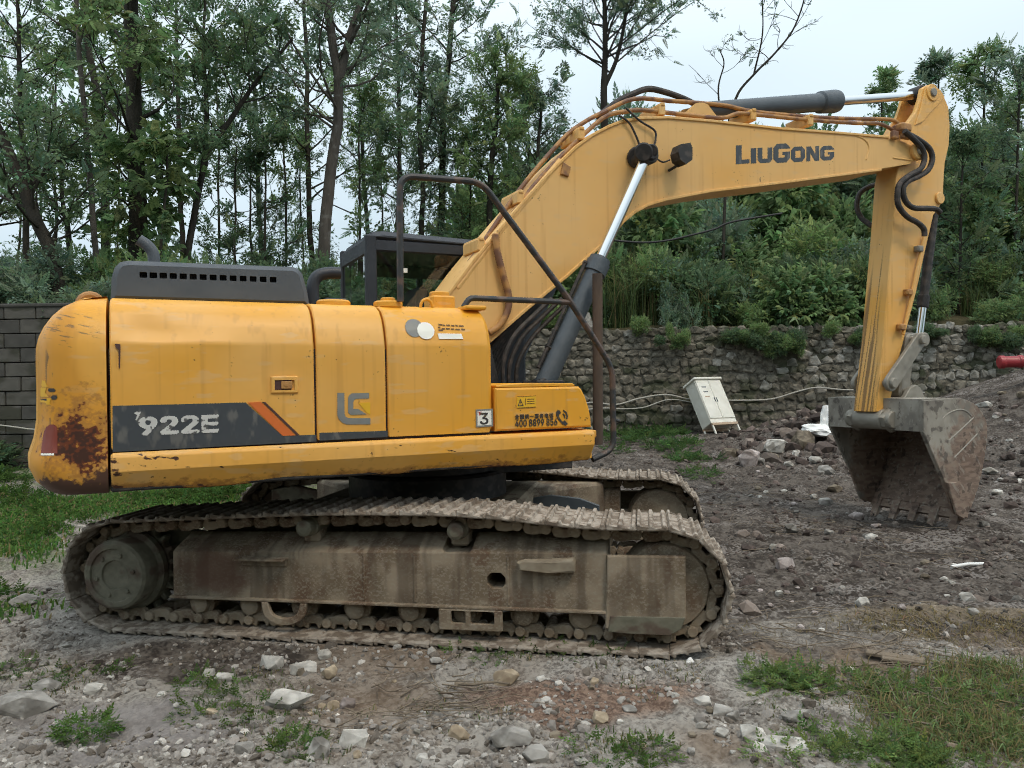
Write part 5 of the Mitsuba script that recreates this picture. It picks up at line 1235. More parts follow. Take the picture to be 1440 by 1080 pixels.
make_tree('tree', [(620, 470), (622, 260), (627, 120), (640, -20), (645, -110)], 25, 0.13, 0.06, 'right one of two close leafy trunks behind the cab', branches=28, b0=0.3, blen=2.4, base=BL, seed=18, vine=(4, 13, 0.8, 420, 0.36), per=6)
make_tree('tree', [(691, 470), (690, 280), (697, 180), (703, 95)], 24, 0.12, 0.05, 'vine-clad trunk left of the bent boom', branches=26, b0=0.3, blen=2.0, base=MD, seed=19, vine=(5, 10.5, 0.9, 480, 0.36), per=6)
make_tree('tree', [(748, 470), (752, 300), (757, 200), (765, 130)], 26, 0.10, 0.04, 'bushy tree directly behind the bend of the boom', branches=24, b0=0.35, blen=1.9, base=BL, seed=20, per=6)
make_tree('tree', [(849, 470), (850, 160), (851, 60), (846, -70)], 26, 0.15, 0.06, 'open-crowned tree with dark forked limbs above the boom bend', branches=26, b0=0.52, blen=3.6, base=BL, seed=21, elev=(0.35, 0.95), per=6, sub=6, leaf=0.32, forks=[(0.6, [(851, 120), (868, 80), (880, 20), (890, -60)], 0.08)])
make_tree('tree', [(1012, 470), (1022, 200), (1035, 138), (1062, 104), (1090, 74), (1115, 42), (1131, 0), (1134, -40)], 24, 0.05, 0.018, 'nearly bare tree reaching above the middle of the boom', branches=12, b0=0.45, blen=1.3, base=DK, seed=22, per=0.7, sub=4, leaf=0.2, forks=[(0.5, [(1022, 200), (1010, 130), (1018, 90), (1012, 70)], 0.03), (0.5, [(1060, 105), (1072, 50), (1072, 0)], 0.03)])
TS = 'feathery saplings at the right'
for k, (px, ty, yy, lab, bs, bl) in enumerate([(1384, 80, 25, 'tallest feathery sapling right of the bucket arm', MD, 1.3), (1318, 98, 27, 'feathery sapling rising just behind the top of the arm', BL, 1.0), (1240, 112, 29, 'small feathery sapling tip seen under the arm cylinder rod', MD, 0.8),
                                           (1432, 100, 24, 'feathery tree at the right edge of the photo', BL, 1.7), (1352, 205, 23, 'dark leafy sapling close behind the arm on its right', DK, 1.4), (1412, 180, 28, 'leafy tree filling the right side behind the tallest sapling', BL, 1.9),
                                           (1462, 150, 26, 'broad tree cut by the right edge of the photo', MD, 2.2)]):
    make_tree('tree', [(px - 6, 480), (px - 3, (ty + 480) * 0.55), (px, ty + 40), (px + 3, ty)], yy, 0.06, 0.015, lab, branches=26, b0=0.12, blen=bl, base=bs, seed=30 + k, per=5, leaf=0.36, elev=(0.2, 1.0), sub=4, taper=0.9)
TN = 'thin saplings seen between the trunks'
make_tree('sapling', [(222, 470), (228, 340), (236, 250), (238, 205)], 16, 0.035, 0.02, 'broad-leaved young tree with large pale leaves just right of the thickest trunk', 'tree', None, branches=14, b0=0.35, blen=0.6, base=MD, seed=58, per=2, leaf=0.36, sub=3, leafset=BRO, elev=(0.0, 0.7))
r = np.random.default_rng(5)
for k, (px, ty) in enumerate([(352, 215), (372, 240), (398, 205), (422, 230), (330, 255), (506, 190), (535, 215), (560, 230), (660, 250), (236, 150), (305, 120), (78, 130), (25, 90), (55, 200), (168, 190)]):
    make_tree('sapling', [(px + r.uniform(-12, 12), 470), (px + r.uniform(-4, 4), (ty + 470) * 0.55), (px, ty), (px + r.uniform(-8, 8), ty - 45)], 22 + 8 * r.random(), 0.05, 0.015, 'thin sapling with small compound leaves among the trunks behind the excavator', 'tree', TN, branches=20, b0=0.2, blen=1.35, base=(BL, DK, MD)[k % 3], seed=60 + k, per=4, leaf=0.34, sub=4)
# crowns of taller trees further back, whose foliage fills the upper left
for k, (px, py, yy, lab, bs) in enumerate([(30, 60, 21, 'large leafy crown in the upper left corner', MD), (250, 40, 26, 'dense crown behind the thickest trunk', DK), (360, 90, 28, 'hazy crown between the slim leaning tree and the grey trunk', BL), (560, 60, 28, 'leafy crown right of the high fork', BL),
                                         (-40, 260, 18, 'dark foliage low at the left edge', DK), (430, 10, 24, 'crown overhanging the top of the photo near the fork', MD), (90, 230, 24, 'dark bushy tree behind the leaning trunk', DK), (510, 160, 30, 'far tree between the fork and the paired trunks', BL), (715, 130, 30, 'far leafy tree beyond the boom bend', BL), (180, 20, 28, 'high crown behind the top of the thickest trunk', DK)]):
    make_tree('tree', [(px + 15, 470), (px + 6, 330), (px, py + 60), (px - 4, py - 60)], yy, 0.11, 0.04, lab, branches=26, b0=0.42, blen=3.0, base=bs, seed=90 + k, per=2.9, leaf=0.36, sub=4)

# ---------------------------------------------------------------- thicket on the bank, brush on the terrace
def bush(seed, n, base, rx=0.9, rz=1.0, tall=0.0, leaf=0.26, sets=None):
    r = np.random.default_rng(seed); sets = sets or PIN
    lobes = r.normal(0, 0.45, (7, 3)) * [rx, rx, 0.5 * rz] + [0, 0, 0.75 * rz]; lobes[:, 2] = np.abs(lobes[:, 2])
    parts = []
    for si, (lv, lf) in enumerate(sets):
        m = n // len(sets); c = lobes[r.integers(0, 7, m)]; d = r.normal(0, 1, (m, 3)); d /= np.linalg.norm(d, axis=1, keepdims=True)
        P = c + d * (0.5 * (0.5 + 0.5 * r.random((m, 1)))) * [rx, rx, rz]; P[:, 2] = np.abs(P[:, 2])
        parts.append(copies(lv, lf, P, along(d + [0, 0, 0.35] + r.normal(0, 0.3, (m, 3)), r), leaf * r.uniform(0.7, 1.3, m), greens(m, r, base, 0.28)))
    return join(parts)


def blades(n, h, spread, r, base, lean=0.35, w=0.012, dry=0.0):
    """A tuft of n grass blades, each bent once."""
    a = r.uniform(0, 2 * math.pi, n); rad = spread * np.sqrt(r.random(n)); P = np.column_stack([rad * np.cos(a), rad * np.sin(a), np.zeros(n)])
    H = h * r.uniform(0.5, 1.1, n); az = r.uniform(0, 2 * math.pi, n); L = np.abs(r.normal(lean, lean * 0.6, n))
    d = np.column_stack([np.cos(az), np.sin(az), np.zeros(n)]); s = np.column_stack([-np.sin(az), np.cos(az), np.zeros(n)]) * w
    m = P + d * (H * L * 0.35)[:, None] + np.column_stack([0 * H, 0 * H, H * 0.6]); t = P + d * (H * L)[:, None] + np.column_stack([0 * H, 0 * H, H * (1 - 0.35 * L)])
    V = np.stack([P - s, P + s, m - s * 0.8, m + s * 0.8, t], 1).reshape(-1, 3)
    F = (np.array([[0, 1, 3], [0, 3, 2], [2, 3, 4]])[None] + (np.arange(n) * 5)[:, None, None]).reshape(-1, 3)
    C = greens(n, r, base, 0.25); k = r.random(n) < dry; C[k] = greens(int(k.sum()), r, (0.26, 0.21, 0.11), 0.2, 0.05)
    return V, F, np.repeat(C, 5, axis=0)


def group_of(key, parts):
    V, F, C = join(parts)
    scene[key] = {'type': 'shapegroup', 'leaves': mikit.ply(tm(V, F), 'leaf', smooth=False, color=np.clip(C, 0.003, 0.8))}


for k in range(5): group_of(f'bush_kind_{k}', [bush(200 + k, 820, (DK, MD, LT, BL, MD)[k], leaf=(0.30, 0.27, 0.24, 0.3, 0.34)[k], sets=(PIN, PIN, PIN, PIN, BRO)[k])])
for k in range(2):
    r = np.random.default_rng(300 + k); group_of(f'reed_kind_{k}', [blades(190, 1.5, 0.45, r, ((0.12, 0.165, 0.07), (0.085, 0.13, 0.055))[k], 0.4, 0.013, 0.12)])


def inst(key, grp, P, s, rz, sz=None):
    M = np.eye(4); c, q = math.cos(rz), math.sin(rz); M[:3, :3] = np.array([[c, -q, 0], [q, c, 0], [0, 0, 1]]) @ np.diag([s, s, sz or s]); M[:3, 3] = P
    scene[key] = {'type': 'instance', 'sg': {'type': 'ref', 'id': grp}, 'to_world': T4(M)}


r = np.random.default_rng(77)
tag('thicket', 'dense green thicket of shrubs and saplings covering the bank above the rubble wall, plus unseen rows added behind the viewer to darken reflections', kind='stuff')
n = 0
for row, (dy, s0, s1, step) in enumerate([(1.2, 0.40, 0.85, 1.0), (2.4, 0.8, 1.3, 1.0), (4.2, 1.0, 1.6, 1.25), (6.5, 1.2, 2.0, 1.5), (9.0, 1.4, 2.3, 1.8), (12.5, 1.7, 2.7, 2.2), (17, 2.0, 3.0, 2.8)]):
    x = -2.6
    while x < 24:
        xx, yy = x + r.normal(0, 0.35), YW_R + dy + r.normal(0, 0.5)
        n += 1; inst(f'thicket__{n:03d}', f'bush_kind_{r.integers(0, 5)}', [xx, yy, float(height(xx, yy, False)) - 0.15], r.uniform(s0, s1), r.uniform(0, 6.28), r.uniform(s0, s1) * 1.15)
        x += step * r.uniform(0.7, 1.3)
for row, (yy0, s0, step) in enumerate(((-15, 3.2, 3.4), (-19, 4.5, 4.5))):      # unseen shrub rows added behind the viewer to darken reflections and upright faces
    x = -34.0
    while x < 34:
        n += 1; inst(f'thicket__{n:03d}', f'bush_kind_{r.integers(0, 4)}', [x, yy0 + r.normal(0, 0.8), -0.3], s0 * r.uniform(0.8, 1.2), r.uniform(0, 6.28), s0 * r.uniform(1.2, 1.7)); x += step * r.uniform(0.7, 1.2)
tag('reeds', 'tall grassy stems standing in the thicket on the bank', kind='stuff')
for k in range(64):
    xx, yy = r.choice([r.uniform(2.4, 4.2), r.uniform(8.6, 10.5), r.uniform(2, 18)]), YW_R + r.uniform(1.0, 4.5)
    inst(f'reeds__{k + 1:03d}', f'reed_kind_{k % 2}', [xx, yy, float(height(xx, yy, False)) - 0.1], r.uniform(0.8, 1.5), r.uniform(0, 6.28), r.uniform(0.9, 1.6))
tag('brush', 'dark low brush on the terrace under the trees at the left', kind='stuff')
n = 0
for dy, s0, s1 in ((1.0, 0.5, 0.8), (2.2, 0.6, 0.95), (4.5, 0.7, 1.2), (8, 0.9, 1.4), (13, 1.1, 1.7), (19, 1.2, 2.0)):
    x = -16.0 - dy
    while x < -2.6 + dy * 0.10:
        xx, yy = x + r.normal(0, 0.3), YW_L + dy + r.normal(0, 0.4)
        n += 1; inst(f'brush__{n:03d}', f'bush_kind_{r.choice([0, 0, 1, 3])}', [xx, yy, float(height(xx, yy, False)) - 0.15], r.uniform(s0, s1), r.uniform(0, 6.28), r.uniform(s0, s1))
        x += (0.75 + dy * 0.09) * r.uniform(0.7, 1.3)
tag('wall_creeper', 'creeping plants hanging over the rubble wall', kind='stuff')
n = 0
for k in range(36):
    px, py = (r.uniform(1035, 1130), r.uniform(466, 492)) if k < 12 else (r.uniform(860, 1440), r.uniform(459, 480))
    P = at(px, py, YW_R - 0.22 - 0.1 * r.random()); n += 1
    inst(f'wall_creeper__{n:03d}', f'bush_kind_{r.choice([0, 1, 2])}', P - [0, 0, 0.25], r.uniform(0.14, 0.34), r.uniform(0, 6.28), r.uniform(0.14, 0.36))

# ================================================================ WALLS
def stone_mesh(cx, cz, w, h, y, r, depth=0.10, lean=0.0):
    n = 9; a = np.sort(r.uniform(0, 2 * math.pi, n) * 0.25 + np.linspace(0, 2 * math.pi, n, endpoint=False) * 1.0)
    k = np.maximum(np.abs(np.cos(a)) ** 4 + np.abs(np.sin(a)) ** 4, 0.1) ** -0.25 * r.uniform(0.86, 1.04, n)
    P = np.column_stack([cx + w / 2 * np.cos(a) * k, cz + h / 2 * np.sin(a) * k])
    c = P.mean(0); fr = r.uniform(0.03, depth)
    ring0 = np.column_stack([P[:, 0], np.full(n, y + 0.10), P[:, 1]])
    ring1 = np.column_stack([P[:, 0], y - fr * r.uniform(0.2, 0.8, n), P[:, 1]])
    q = c + (P - c) * r.uniform(0.5, 0.85, (n, 1)); ring2 = np.column_stack([q[:, 0], y - fr - r.uniform(0, 0.03, n), q[:, 1]])
    V = np.vstack([ring0, ring1, ring2, [[c[0], y - fr - 0.02, c[1]]]]); F = []
    i = np.arange(n); j = (i + 1) % n
    for o in (0, n): F += [np.column_stack([o + i, o + j, o + n + j]), np.column_stack([o + i, o + n + j, o + n + i])]
    F.append(np.column_stack([2 * n + i, 2 * n + j, np.full(n, 3 * n)]))
    return tm(V, np.vstack(F))


def stone_col(lo, hi, f, mossy):
    def fn(p, n, uv):
        a = fbm(p.x * f, p.y * f, p.z * f, 3)
        c = mix(lo, hi, smoothstep(0.32, 0.68, a))
        return mix(c, (0.04, 0.05, 0.025), smoothstep(0.50, 0.64, fbm(p.x * 1.6 + 5, p.y, p.z * 2.6, 3)) * mossy)
    return fn


mat('wall_stone_grey', stone_col((0.11, 0.10, 0.080), (0.23, 0.21, 0.17), 9, 0.6), 0.9, spec=0.2)
mat('wall_stone_pale', stone_col((0.17, 0.16, 0.135), (0.33, 0.315, 0.28), 9, 0.4), 0.9, spec=0.2)
mat('wall_stone_dark', stone_col((0.075, 0.07, 0.055), (0.16, 0.145, 0.115), 9, 0.7), 0.9, spec=0.2)
mat('wall_mortar', stone_col((0.085, 0.078, 0.062), (0.17, 0.155, 0.125), 14, 0.7), 0.95, spec=0.1)
RW = 'rubble_wall'
tag(RW, 'long rubble stone retaining wall behind the cabinet, creepers along its top', 'wall')
put(f'{RW}__core', span((-3.4, YW_R, -0.4), (26, YW_R + 0.5, 3.02), 0.02), 'wall_mortar', False)
r = np.random.default_rng(21)
named, rest = [], {'wall_stone_grey': [], 'wall_stone_pale': [], 'wall_stone_dark': []}
z_ = 0.0; row = 0
while z_ < 2.95:
    hh = r.uniform(0.19, 0.28); x = -3.3
    while x < 22:
        w = r.uniform(0.19, 0.38)
        pale = 0.07 + 0.55 * float(S(6.0, 9.0, x)) * float(S(1.0, 1.8, z_))
        m = 'wall_stone_pale' if r.random() < pale else ('wall_stone_dark' if r.random() < 0.5 else 'wall_stone_grey')
        s = stone_mesh(x + w / 2, z_ + hh / 2 + r.normal(0, 0.035), w * 1.06, hh * r.uniform(0.95, 1.2), YW_R, r, 0.055)
        vis = 2.6 < x < 13.6 and z_ + hh > 0.35
        (named.append((w * hh, s, m)) if vis else rest[m].append(s))
        x += w
    z_ += hh
named.sort(key=lambda t: -t[0])
for a, s, m in named[:295]: put(f'{RW}__stone', s, m, False)
for a, s, m in named[295:]: rest[m].append(s)
for m, l in rest.items():
    k = put(f'{RW}__small_rubble', cat(l), m, False, kind='stuff')

BW = 'block_wall'
tag(BW, 'grey concrete block wall behind the counterweight at the left edge', 'wall')
mat('block_grey', lambda p, n, uv: mix(mix((0.065, 0.062, 0.055), (0.13, 0.125, 0.112), fbm(p.x * 6, p.y * 6, p.z * 6, 4)), (0.045, 0.046, 0.034), smoothstep(0.44, 0.60, fbm(p.x * 1.9, p.y, p.z * 3.2 + 4, 4)) * 0.8), 0.95, spec=0.15, bump=(lambda p, n, uv: fbm(p.x * 60, p.y * 60, p.z * 60, 2), 0.004))
mat('block_dark', lambda p, n, uv: mix((0.045, 0.044, 0.04), (0.095, 0.092, 0.085), fbm(p.x * 6, p.y * 6, p.z * 6, 4)), 0.95, spec=0.15)
put(f'{BW}__core', span((-16, YW_L + 0.06, -0.4), (-3.0, YW_L + 0.45, 2.96), 0.02), 'wall_mortar', False)
r = np.random.default_rng(33)
for row in range(12):
    zc = 0.20 + 0.245 * row; x = -11.6 + (0.27 if row % 2 else 0)
    while x < -4.6:
        w = 0.54; put(f'{BW}__block', cbox((x + w / 2, YW_L + 0.04 + r.normal(0, 0.006), zc + 0.12), (w - 0.018, 0.12, 0.229), 0.008), 'block_dark' if r.random() < 0.3 else 'block_grey', False); x += w
put(f'{BW}__coping', span((-16, YW_L - 0.04, 3.09), (-3.0, YW_L + 0.5, 3.16), 0.02), 'block_dark', False)

# cables along the walls
mat('cable_pale', (0.42, 0.40, 0.35), 0.6)
mat('cable_dark', (0.02, 0.02, 0.02), 0.6)
def cable(key, pts, y, rad, m, lab):
    put(key, tube(spline([at(px, py, y) for px, py in pts], 6), rad, 6), m, True, label=lab, category='cable')
cable('cable', [(780, 575), (830, 566), (866, 569), (900, 560), (938, 555), (975, 562), (1040, 563), (1085, 561), (1120, 551), (1148, 545), (1185, 548), (1240, 549), (1300, 552)], YW_R - 0.20, 0.022, 'cable_pale', 'pale cable sagging along the rubble wall behind the cabinet')
cable('cable', [(800, 578), (850, 574), (872, 575), (905, 573), (940, 562), (975, 566)], YW_R - 0.26, 0.018, 'cable_pale', 'second, shorter pale cable just below the long one, ending at the cabinet')
cable('cable', [(-30, 596), (0, 598), (25, 601), (50, 604), (110, 606)], YW_L - 0.10, 0.013, 'cable_pale', 'thin pale cable on the concrete block wall')
cable('cable', [(780, 318), (830, 332), (863, 338), (905, 341), (940, 338), (975, 330), (1005, 322), (1030, 312), (1100, 300)], 19.6, 0.028, 'cable_dark', 'black cable hanging in the air in front of the thicket under the boom')
# ================================================================ CABINET AND SMALL THINGS
CB = 'electrical_cabinet'
tag(CB, 'pale metal electrical cabinet on legs leaning back against the rubble wall', 'electrical cabinet')
mat('cabinet_paint', lambda p, n, uv: mix((0.60, 0.58, 0.50), (0.74, 0.73, 0.66), fbm(p.x * 5, p.y * 5, p.z * 5, 3)), 0.5)
mat('cabinet_rust', lambda p, n, uv: mix((0.30, 0.17, 0.09), (0.50, 0.42, 0.32), fbm(p.x * 14, p.y * 14, p.z * 14, 3)), 0.7)
ca, cb = math.radians(28), math.radians(30)
foot = at(1019, 593.5, 19.4)                                  # middle of the front bottom edge
X = np.array([math.cos(ca), math.sin(ca), 0]); N = np.array([math.sin(ca), -math.cos(ca), 0])
Zc = np.array([0, 0, 1]) * math.cos(cb) - N * math.sin(cb); Yc = np.cross(Zc, X)
MC = np.eye(4); MC[:3, 0], MC[:3, 1], MC[:3, 2], MC[:3, 3] = X, Yc, Zc, foot
def CBX(name, mesh, m, lab=None): return put(f'{CB}__{name}', mesh, m, 25, MC, lab)
W2, HC, DC = 0.43, 1.24, 0.40
CBX('body', span((-W2, 0.012, 0), (W2, DC, HC), 0.008), 'cabinet_paint')
CBX('roof', prism([(-W2 - 0.05, HC - 0.005), (W2 + 0.05, HC - 0.005), (W2 + 0.03, HC + 0.05), (-W2 - 0.03, HC + 0.05)], -0.06, DC + 0.05, 0.01, 'v'), 'cabinet_paint')
for x0, x1, lab in ((-W2 + 0.012, -0.006, 'left door with small slots'), (0.006, W2 - 0.012, 'right door')):
    k = CBX('door', cbox(((x0 + x1) / 2, 0.0, HC / 2 + 0.05), (x1 - x0, 0.026, HC - 0.14), 0.006), 'cabinet_paint', lab)
    for j_ in range(3):
        if x0 < 0: put(f'{k}__slot', cbox((x0 + 0.19, -0.014, HC - 0.22 - 0.14 * j_), (0.16, 0.006, 0.028), 0.002), 'cabinet_rust' if j_ == 2 else 'hood_paint', False, MC)
    put(f'{k}__handle', cbox((-0.03 if x0 < 0 else 0.04, -0.02, HC * 0.52), (0.02, 0.02, 0.12), 0.004), 'hood_paint', False, MC)
CBX('base_rail', cat([span((-W2, -0.012, -0.07), (W2, 0.03, -0.004), 0.005), span((-W2, DC - 0.04, -0.07), (W2, DC, -0.004), 0.005)]), 'cabinet_rust')
for sx in (-1, 1):
    for yy, ln in ((0.02, 0.33), (DC - 0.03, 0.40)):
        CBX('leg', span((sx * (W2 - 0.02) - 0.02, yy - 0.02, -ln), (sx * (W2 - 0.02) + 0.02, yy + 0.02, -0.06), 0.004), 'cabinet_paint')
CBX('cross_bar', span((-W2 + 0.02, DC - 0.04, -0.27), (W2 - 0.02, DC - 0.015, -0.24), 0.004), 'cabinet_paint')

# rocks
def rock_mesh(r, sx, sy, sz, n=22):
    d = r.normal(0, 1, (n, 3)); d /= np.linalg.norm(d, axis=1, keepdims=True); d *= r.uniform(0.82, 1.0, (n, 1))
    d = np.sign(d) * np.abs(d) ** 0.8
    h = trimesh.convex.convex_hull(d * np.array([sx, sy, sz]) / 2)
    return h


def rock_col(lo, hi):
    return lambda p, n, uv: mix(mix(lo, hi, smoothstep(0.3, 0.7, fbm(p.x * 16, p.y * 16, p.z * 16, 4))), (lo[0] * 0.45, lo[1] * 0.42, lo[2] * 0.38), smoothstep(0.54, 0.68, fbm(p.x * 8 + 3, p.y * 8, p.z * 8, 3)) * 0.7)


mat('rock_pale', rock_col((0.30, 0.285, 0.255), (0.50, 0.48, 0.44)), 0.9, spec=0.2, bump=(lambda p, n, uv: fbm(p.x * 60, p.y * 60, p.z * 60, 3), 0.006))
mat('rock_grey', rock_col((0.17, 0.16, 0.145), (0.33, 0.315, 0.29)), 0.9, spec=0.2, bump=(lambda p, n, uv: fbm(p.x * 60, p.y * 60, p.z * 60, 3), 0.006))
mat('rock_tan', rock_col((0.23, 0.18, 0.125), (0.40, 0.33, 0.24)), 0.9, spec=0.2)
mat('rock_pink', rock_col((0.26, 0.22, 0.205), (0.42, 0.37, 0.35)), 0.9, spec=0.2)
mat('rock_brown', rock_col((0.12, 0.10, 0.075), (0.22, 0.185, 0.14)), 0.9, spec=0.2)
mat('brick_red', rock_col((0.20, 0.085, 0.055), (0.34, 0.16, 0.11)), 0.9, spec=0.2)


def on_ground(px, py):
    """Where the sight line through a pixel meets the ground."""
    d = ray(px, py); t = np.linspace(2.5, 40, 6000) / d[1]; P = EYE + d * t[:, None]
    k = np.argmax(P[:, 2] < height(P[:, 0], P[:, 1], False)); return P[k]


rr_ = np.random.default_rng(9)


def rock(px, py, wpx, m, lab, asp=(1.0, 0.55), group=None, name='rock', sink=0.22, tilt=0.15):
    P = on_ground(px, py); w = wpx / FPX * P[1] * 1.0
    M = rock_mesh(rr_, w * 1.05, w * asp[0], w * asp[1] * 1.2)
    R = np.eye(4); R[:3, :3] = rand_rot(1, rr_, tilt)[0] if asp[0] > 0.9 else (np.eye(3) + 0)
    M.apply_transform(R); M.apply_translation([P[0], P[1] + w * asp[0] * 0.3, float(height(P[0], P[1] + w * 0.3)) + w * asp[1] * (0.5 - sink) - M.bounds.mean(0)[2]])
    return put(name, M, m, False, label=lab, category='rock', group=group)


rock(20, 1012, 95, 'rock_grey', 'large flat grey slab at the lower left edge', (0.8, 0.30), sink=0.1, tilt=0)
rock(376, 943, 46, 'rock_pale', 'flat pale rock below the first chain guide, left of a similar one', (0.7, 0.42))
rock(424, 943, 46, 'rock_pale', 'flat pale rock right beside a similar one, in front of the track', (0.7, 0.40))
rock(461, 950, 24, 'rock_tan', 'small pointed tan rock right of the two flat pale rocks', (0.9, 0.8))
rock(455, 925, 20, 'rock_pale', 'small white rock close to the track, above the pointed tan one', (0.9, 0.7))
rock(312, 960, 30, 'rock_pale', 'white rock in front of the dark patch of soil', (0.9, 0.6))
rock(292, 952, 18, 'rock_pale', 'white rock left of the one in front of the dark patch', (0.9, 0.7))
rock(405, 1000, 74, 'rock_pale', 'largest pale crumbled rock in the middle of the foreground left half', (0.6, 0.42))
rock(468, 988, 20, 'rock_tan', 'pale pointed rock on a brown base beside the crumbled rock', (0.9, 0.9))
rock(488, 992, 24, 'rock_pink', 'rounded pinkish rock next to the pale pointed one', (0.9, 0.8))
rock(711, 956, 42, 'rock_tan', 'tan rock standing edgeways in front of the frame window', (0.6, 0.6))
rock(645, 1038, 36, 'rock_tan', 'tan lump left of the flat grey rock at the bottom centre', (0.8, 0.6))
rock(720, 1050, 62, 'rock_grey', 'broad grey rock at the bottom centre', (0.7, 0.42))
rock(752, 1074, 44, 'rock_grey', 'mottled grey rock below the broad bottom centre rock', (0.8, 0.6))
rock(494, 1052, 46, 'rock_pale', 'whitish boulder half sunk right of the yellow-green weeds', (0.8, 0.6))
rock(446, 1070, 34, 'rock_grey', 'upright pale grey rock at the bottom edge by the weeds', (0.8, 1.0))
rock(340, 1060, 30, 'rock_grey', 'grey stone left of the weeds at the bottom edge', (0.8, 0.6))
rock(1107, 802, 30, 'rock_pink', 'lone pinkish rock on the dark soil right of the track', (0.7, 0.7))
rock(1217, 858, 22, 'rock_pale', 'pale stone on the dark soil below the bucket', (0.9, 0.7))
rock(1097, 840, 12, 'rock_pale', 'tiny white stone right of the track end', (0.9, 0.8))
rock(1057, 658, 34, 'rock_pink', 'squarish pinkish-grey block on the rubble in front of the cabinet', (0.8, 0.85))
rock(1096, 640, 40, 'rock_pale', 'white jagged rock right of the squarish block', (0.8, 0.55))
rock(1132, 634, 32, 'rock_brown', 'rounded brown rock beside the white jagged one', (0.9, 0.85))
rock(1137, 618, 18, 'brick_red', 'broken red brick behind the brown rock', (0.9, 0.8), name='brick')
rock(1165, 668, 26, 'rock_grey', 'grey rock on the soil left of the bucket', (0.9, 0.6))
rock(1148, 655, 18, 'rock_pale', 'pale rock above the grey one left of the bucket', (0.9, 0.7))
rock(1175, 690, 24, 'rock_brown', 'brown clod touching the left side of the bucket mouth', (0.9, 0.5))
rock(1030, 642, 30, 'rock_brown', 'dark clod left of the squarish block', (0.9, 0.6))
rock(1085, 650, 26, 'rock_brown', 'dark clod between the squarish block and the white rock', (0.9, 0.6))
rock(1060, 1048, 44, 'rock_pale', 'pale flat rock beneath the bright weeds, left of them', (0.8, 0.45))
rock(1112, 1066, 72, 'rock_pale', 'long flat pale rock at the bottom right centre', (0.9, 0.32))
rock(1128, 1022, 60, 'rock_grey', 'long grey slab below the green weeds on the right', (0.5, 0.28))
rock(1015, 1012, 44, 'rock_grey', 'flat grey stones left of the green weeds on the right', (0.7, 0.4))
rock(990, 998, 28, 'rock_pale', 'pale stone at the edge of the reddish patch', (0.8, 0.5))
rock(836, 966, 16, 'rock_tan', 'brown stub of rock on the gravel in front of the idler guard', (0.9, 0.9))
rock(60, 975, 40, 'rock_grey', 'grey stone above the large flat slab at the left', (0.8, 0.45))
rock(128, 978, 28, 'rock_pale', 'pale stone amid weeds in the left foreground', (0.8, 0.5))
rock(30, 850, 42, 'rock_grey', 'mossy grey stone by the left edge behind the track', (0.7, 0.4))
rock(820, 502, 40, 'rock_grey', 'grey boulder seen between the boom cylinder and the upright post', (0.8, 0.8))
k0_ = 0
PATCH = [(250, 640, 930, 1075, 34, 'small broken stone on the gravel in front of the left half of the track'), (760, 1050, 930, 1075, 26, 'small broken stone on the gravel below the right end of the track'), (30, 250, 930, 1075, 18, 'small broken stone in the lower left corner of the ground'), (1040, 1240, 640, 900, 28, 'small stone on the dark soil between the track end and the bucket'), (1240, 1440, 760, 900, 16, 'small stone on the dark soil below the bucket'), (960, 1180, 620, 720, 24, 'small stone on the rubble strip in front of the cabinet'), (1385, 1440, 540, 740, 18, 'small stone on the soil mound right of the bucket')]
for x0, x1, y0, y1, cnt, lab in PATCH:
    grp = lab.replace('small broken stone', 'stones').replace('small stone', 'stones')
    for _ in range(cnt):
        px, py = rr_.uniform(x0, x1), rr_.uniform(y0, y1)
        if 80 < px < 1030 and py < 932: continue
        P = on_ground(px, py); w = float(np.clip(rr_.lognormal(math.log(11), 0.35), 7, 24))
        rock(px, py, w, ('rock_pale', 'rock_grey', 'rock_grey', 'rock_tan', 'rock_brown')[rr_.integers(0, 5)] if py > 930 else ('rock_pale', 'rock_grey', 'rock_brown', 'rock_pink')[rr_.integers(0, 4)], lab, (0.9, rr_.uniform(0.4, 0.8)), grp, 'stone')

# gravel: thousands of chips, one object
r = np.random.default_rng(17)
ico = trimesh.creation.icosphere(subdivisions=0); IV, IF = np.asarray(ico.vertices), np.asarray(ico.faces)
N_ = 30000
d_ = 3.15 * np.exp(r.uniform(0, 1, N_) ** 1.15 * math.log(19 / 3.15)); xx = r.uniform(-0.70, 0.72, N_) * d_
dens = meshkit.fbm(np.column_stack([xx * 1.6, d_ * 1.6, xx * 0]), 3, 8)
keep = (r.random(N_) > 0.55 * ((d_ > 5.2) & (xx > 0.6))) & (dens > 0.40 + 0.14 * r.random(N_)) & ~((xx < -4) & (d_ > 6.3)) & (d_ < wall_y(xx) - 0.4)
xx, d_ = xx[keep], d_[keep]; m_ = len(xx); sz = np.clip(r.lognormal(math.log(0.0085), 0.55, m_), 0.003, 0.032) * (1 + 0.06 * d_)
zz = height(xx, d_)
parts = []
for v in range(4):
    s = slice(v, None, 4); base_v = IV * r.uniform(0.65, 1.2, (len(IV), 1)); n = len(xx[s])
    t = r.random((n, 1)); darkside = (((d_[s] > 5.2) & (xx[s] > 0.6)) | (d_[s] > 6.4))[:, None]
    C = np.where(t < 0.5, [[0.22, 0.20, 0.18]], np.where(t < 0.8, [[0.14, 0.12, 0.10]], [[0.34, 0.32, 0.29]])) * np.exp(r.normal(0, 0.22, (n, 1))) * np.where(darkside, 0.5, 1.0)
    parts.append(copies(base_v, IF, np.column_stack([xx[s], d_[s], zz[s] + sz[s] * 0.12]), rand_rot(n, r), np.column_stack([sz[s], sz[s] * r.uniform(0.6, 1, n), sz[s] * r.uniform(0.4, 0.8, n)]), C))
V, F, C = join(parts)
